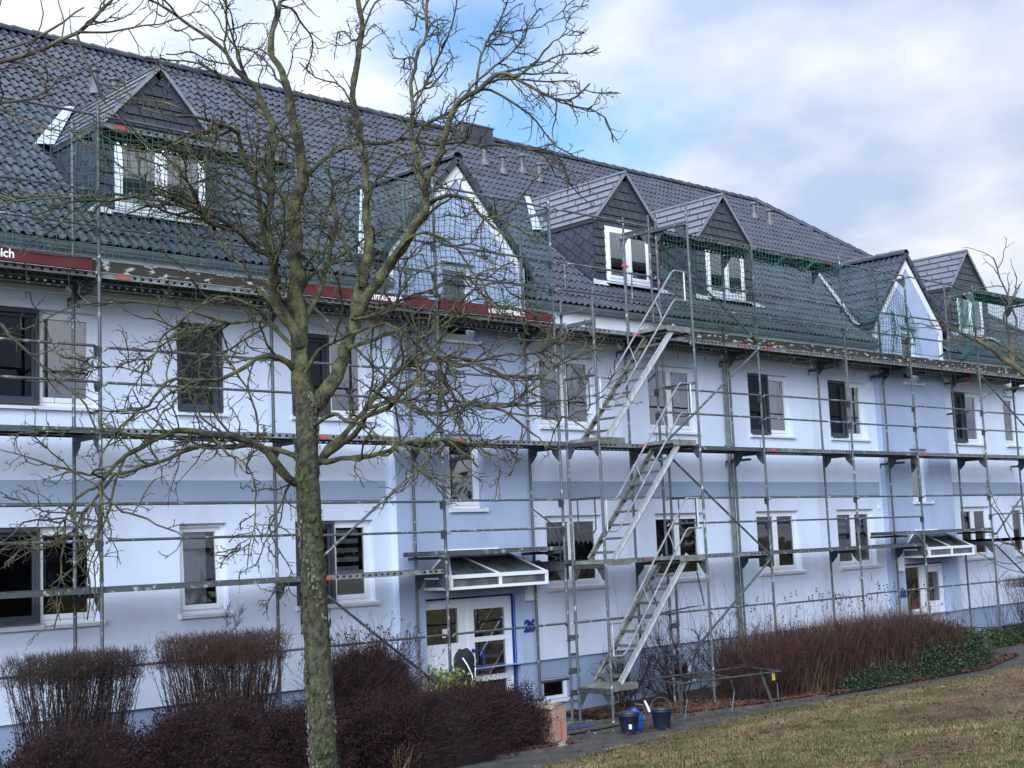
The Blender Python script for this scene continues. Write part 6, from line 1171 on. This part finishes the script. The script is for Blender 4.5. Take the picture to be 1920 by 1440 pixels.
# cardboard box
g=gz(6.3,-1.5)+.01; t=root('cardboard_box',(6.35,-1.45,g),'tall pinkish cardboard box with red tape stripe at the end of the purple hedge','cardboard box')
ca=R(6); ux=np.array([math.cos(ca),math.sin(ca),0]); uy=np.array([-math.sin(ca),math.cos(ca),0]); o0=np.array([6.20,-1.62,g-.02]); w,d_,h=.27,.32,.60
P=lambda a,b,z: tuple(o0+ux*a+uy*b+np.array([0,0,z]))
mb=MB(); mb.prism([P(0,0,0),P(w,0,0),P(w,d_,0),P(0,d_,0)],(0,0,h)); mk('carton',mb,m_card,t)
for fl in ([P(0,0,h),P(w,0,h),P(w,-.02,h+.012),P(0,-.02,h+.010)],[P(0,0,h),P(0,d_,h),P(-.04,d_,h-.05),P(-.04,0,h-.05)],[P(0,d_,h),P(w,d_,h),P(w,d_+.08,h+.01),P(0,d_+.08,h+.015)]): q=MB(); q.prism(fl,(0,0,.004)); mk('flap',q,m_card,t)
q=MB(); q.prism([P(.13,-.003,0.01),P(.155,-.003,0.01),P(.155,-.003,.36),P(.13,-.003,.36)],(0,.002,0)); mk('tape',q,m_tape,t)
q=MB(); q.prism([P(.0,-.002,.378),P(w,-.002,.378),P(w,-.002,.384),P(0,-.002,.384)],(0,.002,0)); mk('seam',q,mat('carton_seam',(.22,.13,.10),.9,var=.1),t)
mb=MB(); blob(mb,(6.12,-1.82,gz(6,-1.8)+.04),.09,(1.0,.8,.85),9); o=mk('stone',mb,m_stone,loc=(6.03,-1.78,-2.6),smooth=True); setprops(o,'pale rounded stone beside the cardboard box','stone')
# black jacket hung on the scaffold pole
t=root('hanging_jacket',(5.85,-.12,-1.9),'black jacket with pale stripes hung on the scaffold pole at entrance 26','jacket'); mb=MB(); V_=[];nr,nc=12,14
for i in range(nr):
    v=i/(nr-1); z=-1.22-.78*v; wd=.19*min(1,.35+v*5)**.6+.012*math.sin(v*9)
    for k in range(nc): th=2*math.pi*k/nc; fo=1+.13*math.sin(th*4+v*5)+.05*math.sin(th*7); V_.append((5.83+.02*v+wd*math.cos(th)*fo*.95,-.10+wd*.5*math.sin(th)*fo,z+.012*math.sin(th*3)))
mb.add(V_,[(i*nc+k,i*nc+(k+1)%nc,(i+1)*nc+(k+1)%nc,(i+1)*nc+k) for i in range(nr-1) for k in range(nc)]+[tuple(range(nc))[::-1]]); mk('cloth',mb,m_jack,t,smooth=True)
mb=MB(); mb.tube([(5.72,-.20,-1.34),(5.78,-.235,-1.45),(5.86,-.24,-1.6),(5.88,-.25,-1.8)],.011,5); mb.tube([(5.98,-.19,-1.5),(5.94,-.22,-1.62),(5.9,-.23,-1.75)],.006,5); mk('stripe',mb,m_curt,t)
# steel trestle
g=gz(10,-1.7); t=root('steel_trestle',(10.1,-1.7,g),'low green grey steel rack frame standing on the soil behind the buckets','steel rack')
za=g+.60; A0=(8.95,-1.65,za); A1=(11.25,-1.95,za); B0=(9.05,-.95,za+.04); B1=(11.35,-1.15,za+.04)
for nme,seg in (('long_rail',(A0,A1)),('long_rail',(B0,B1)),('cross_bar',(A0,B0)),('cross_bar',(A1,B1)),('cross_bar',((10.1,-1.8,za),(10.2,-1.05,za+.04)))): mb=MB(); mb.tube(list(seg),.015,6); mk(nme,mb,m_steel2,t)
for (p,q_) in (((9.3,-1.35,za),(9.42,-1.3,g-.02)),((10.85,-1.85,za),(11.02,-1.95,g-.0)),((11.3,-1.5,za),(11.42,-1.55,g+.18))): mb=MB(); mb.box(p[0]-.04,p[0]+.04,p[1]-.03,p[1]+.03,p[2]-.05,p[2]+.02) if 0 else mb.tube([p,q_],.028 if p[0]<11.2 else .012,4); mk('leg',mb,m_steel2 if p[0]<11.2 else m_steel,t)
for xx in (9.0,10.2): mb=MB(); mb.tube([(xx,-1.7,za),(xx+.12,-1.68,g+.35),(xx-.02,-1.72,g+.05),(xx-.25,-1.85,g+.02),(xx-.3,-1.8,g+.08),(xx-.05,-1.6,g+.12)],.009,6); mk('hook',mb,m_steel,t)
mb=MB(); mb.tube([(11.2,-1.75,za-.04),(11.34,-1.8,g+.38),(11.28,-1.85,g+.12)],.007,5); mk('wire',mb,m_steel,t); q=MB(); q.box(11.13,11.16,-1.9,-1.86,za-.14,za-.03); mk('yellow_tag',q,mat('yellow_tag',(.45,.38,.08),.6),t)
# blue-grey mat and loose boards under the stairs
q=MB(); q.prism([(7.3,-.7,-2.59),(8.15,-.75,-2.585),(8.2,-.35,-2.585),(7.35,-.3,-2.59)],(0,0,.03)); o=mk('plastic_sheet',q,mat('blue_grey_sheet',(.03,.05,.10),.5,var=.4),loc=(7.7,-.5,-2.59)); setprops(o,'dark blue plastic sheet on the ground under the first scaffold landing','plastic sheet')
for i,(p,q_,lab) in enumerate((((6.9,-1.0,-2.57),(8.9,-.95,-2.57),'long grey board on the path under the stair tower'),((8.5,-.8,-2.56),(8.85,-.85,-2.56),'short wooden base block under the stair tower pole'))):
    d=np.array(q_)-np.array(p); nrm=np.array([-d[1],d[0],0]); nrm=nrm/np.linalg.norm(nrm)*.06; mb=MB(); mb.prism([np.array(p)-nrm,np.array(q_)-nrm,np.array(q_)+nrm,np.array(p)+nrm],(0,0,.03)); o=mk('board',mb,m_kerb,loc=p); setprops(o,lab,'board')
# loose black cable hanging from the far canopy
mb=MB(); P=[]; 
for k in range(22): s=k/21; P.append((22.0+3.4*s,.12-.1*s,-.30-.42*math.sin(math.pi*min(s*1.0,1))*.9+.12*s))
mb.tube(P,.008,6); o=mk('cable',mb,m_cable,loc=(22,.1,-.4)); setprops(o,'thin black cable sagging right from the far canopy','cable')
mb=MB(); mb.tube([(21.9,-.3,1.35),(22.4,-.25,.75),(23.2,-.2,.15),(24.4,-.2,-.4),(26,-.2,-.8)],.008,6); o=mk('cable',mb,m_cable,loc=(22,-.3,1)); setprops(o,'thin black cable curving down across the rightmost scaffold bay','cable')
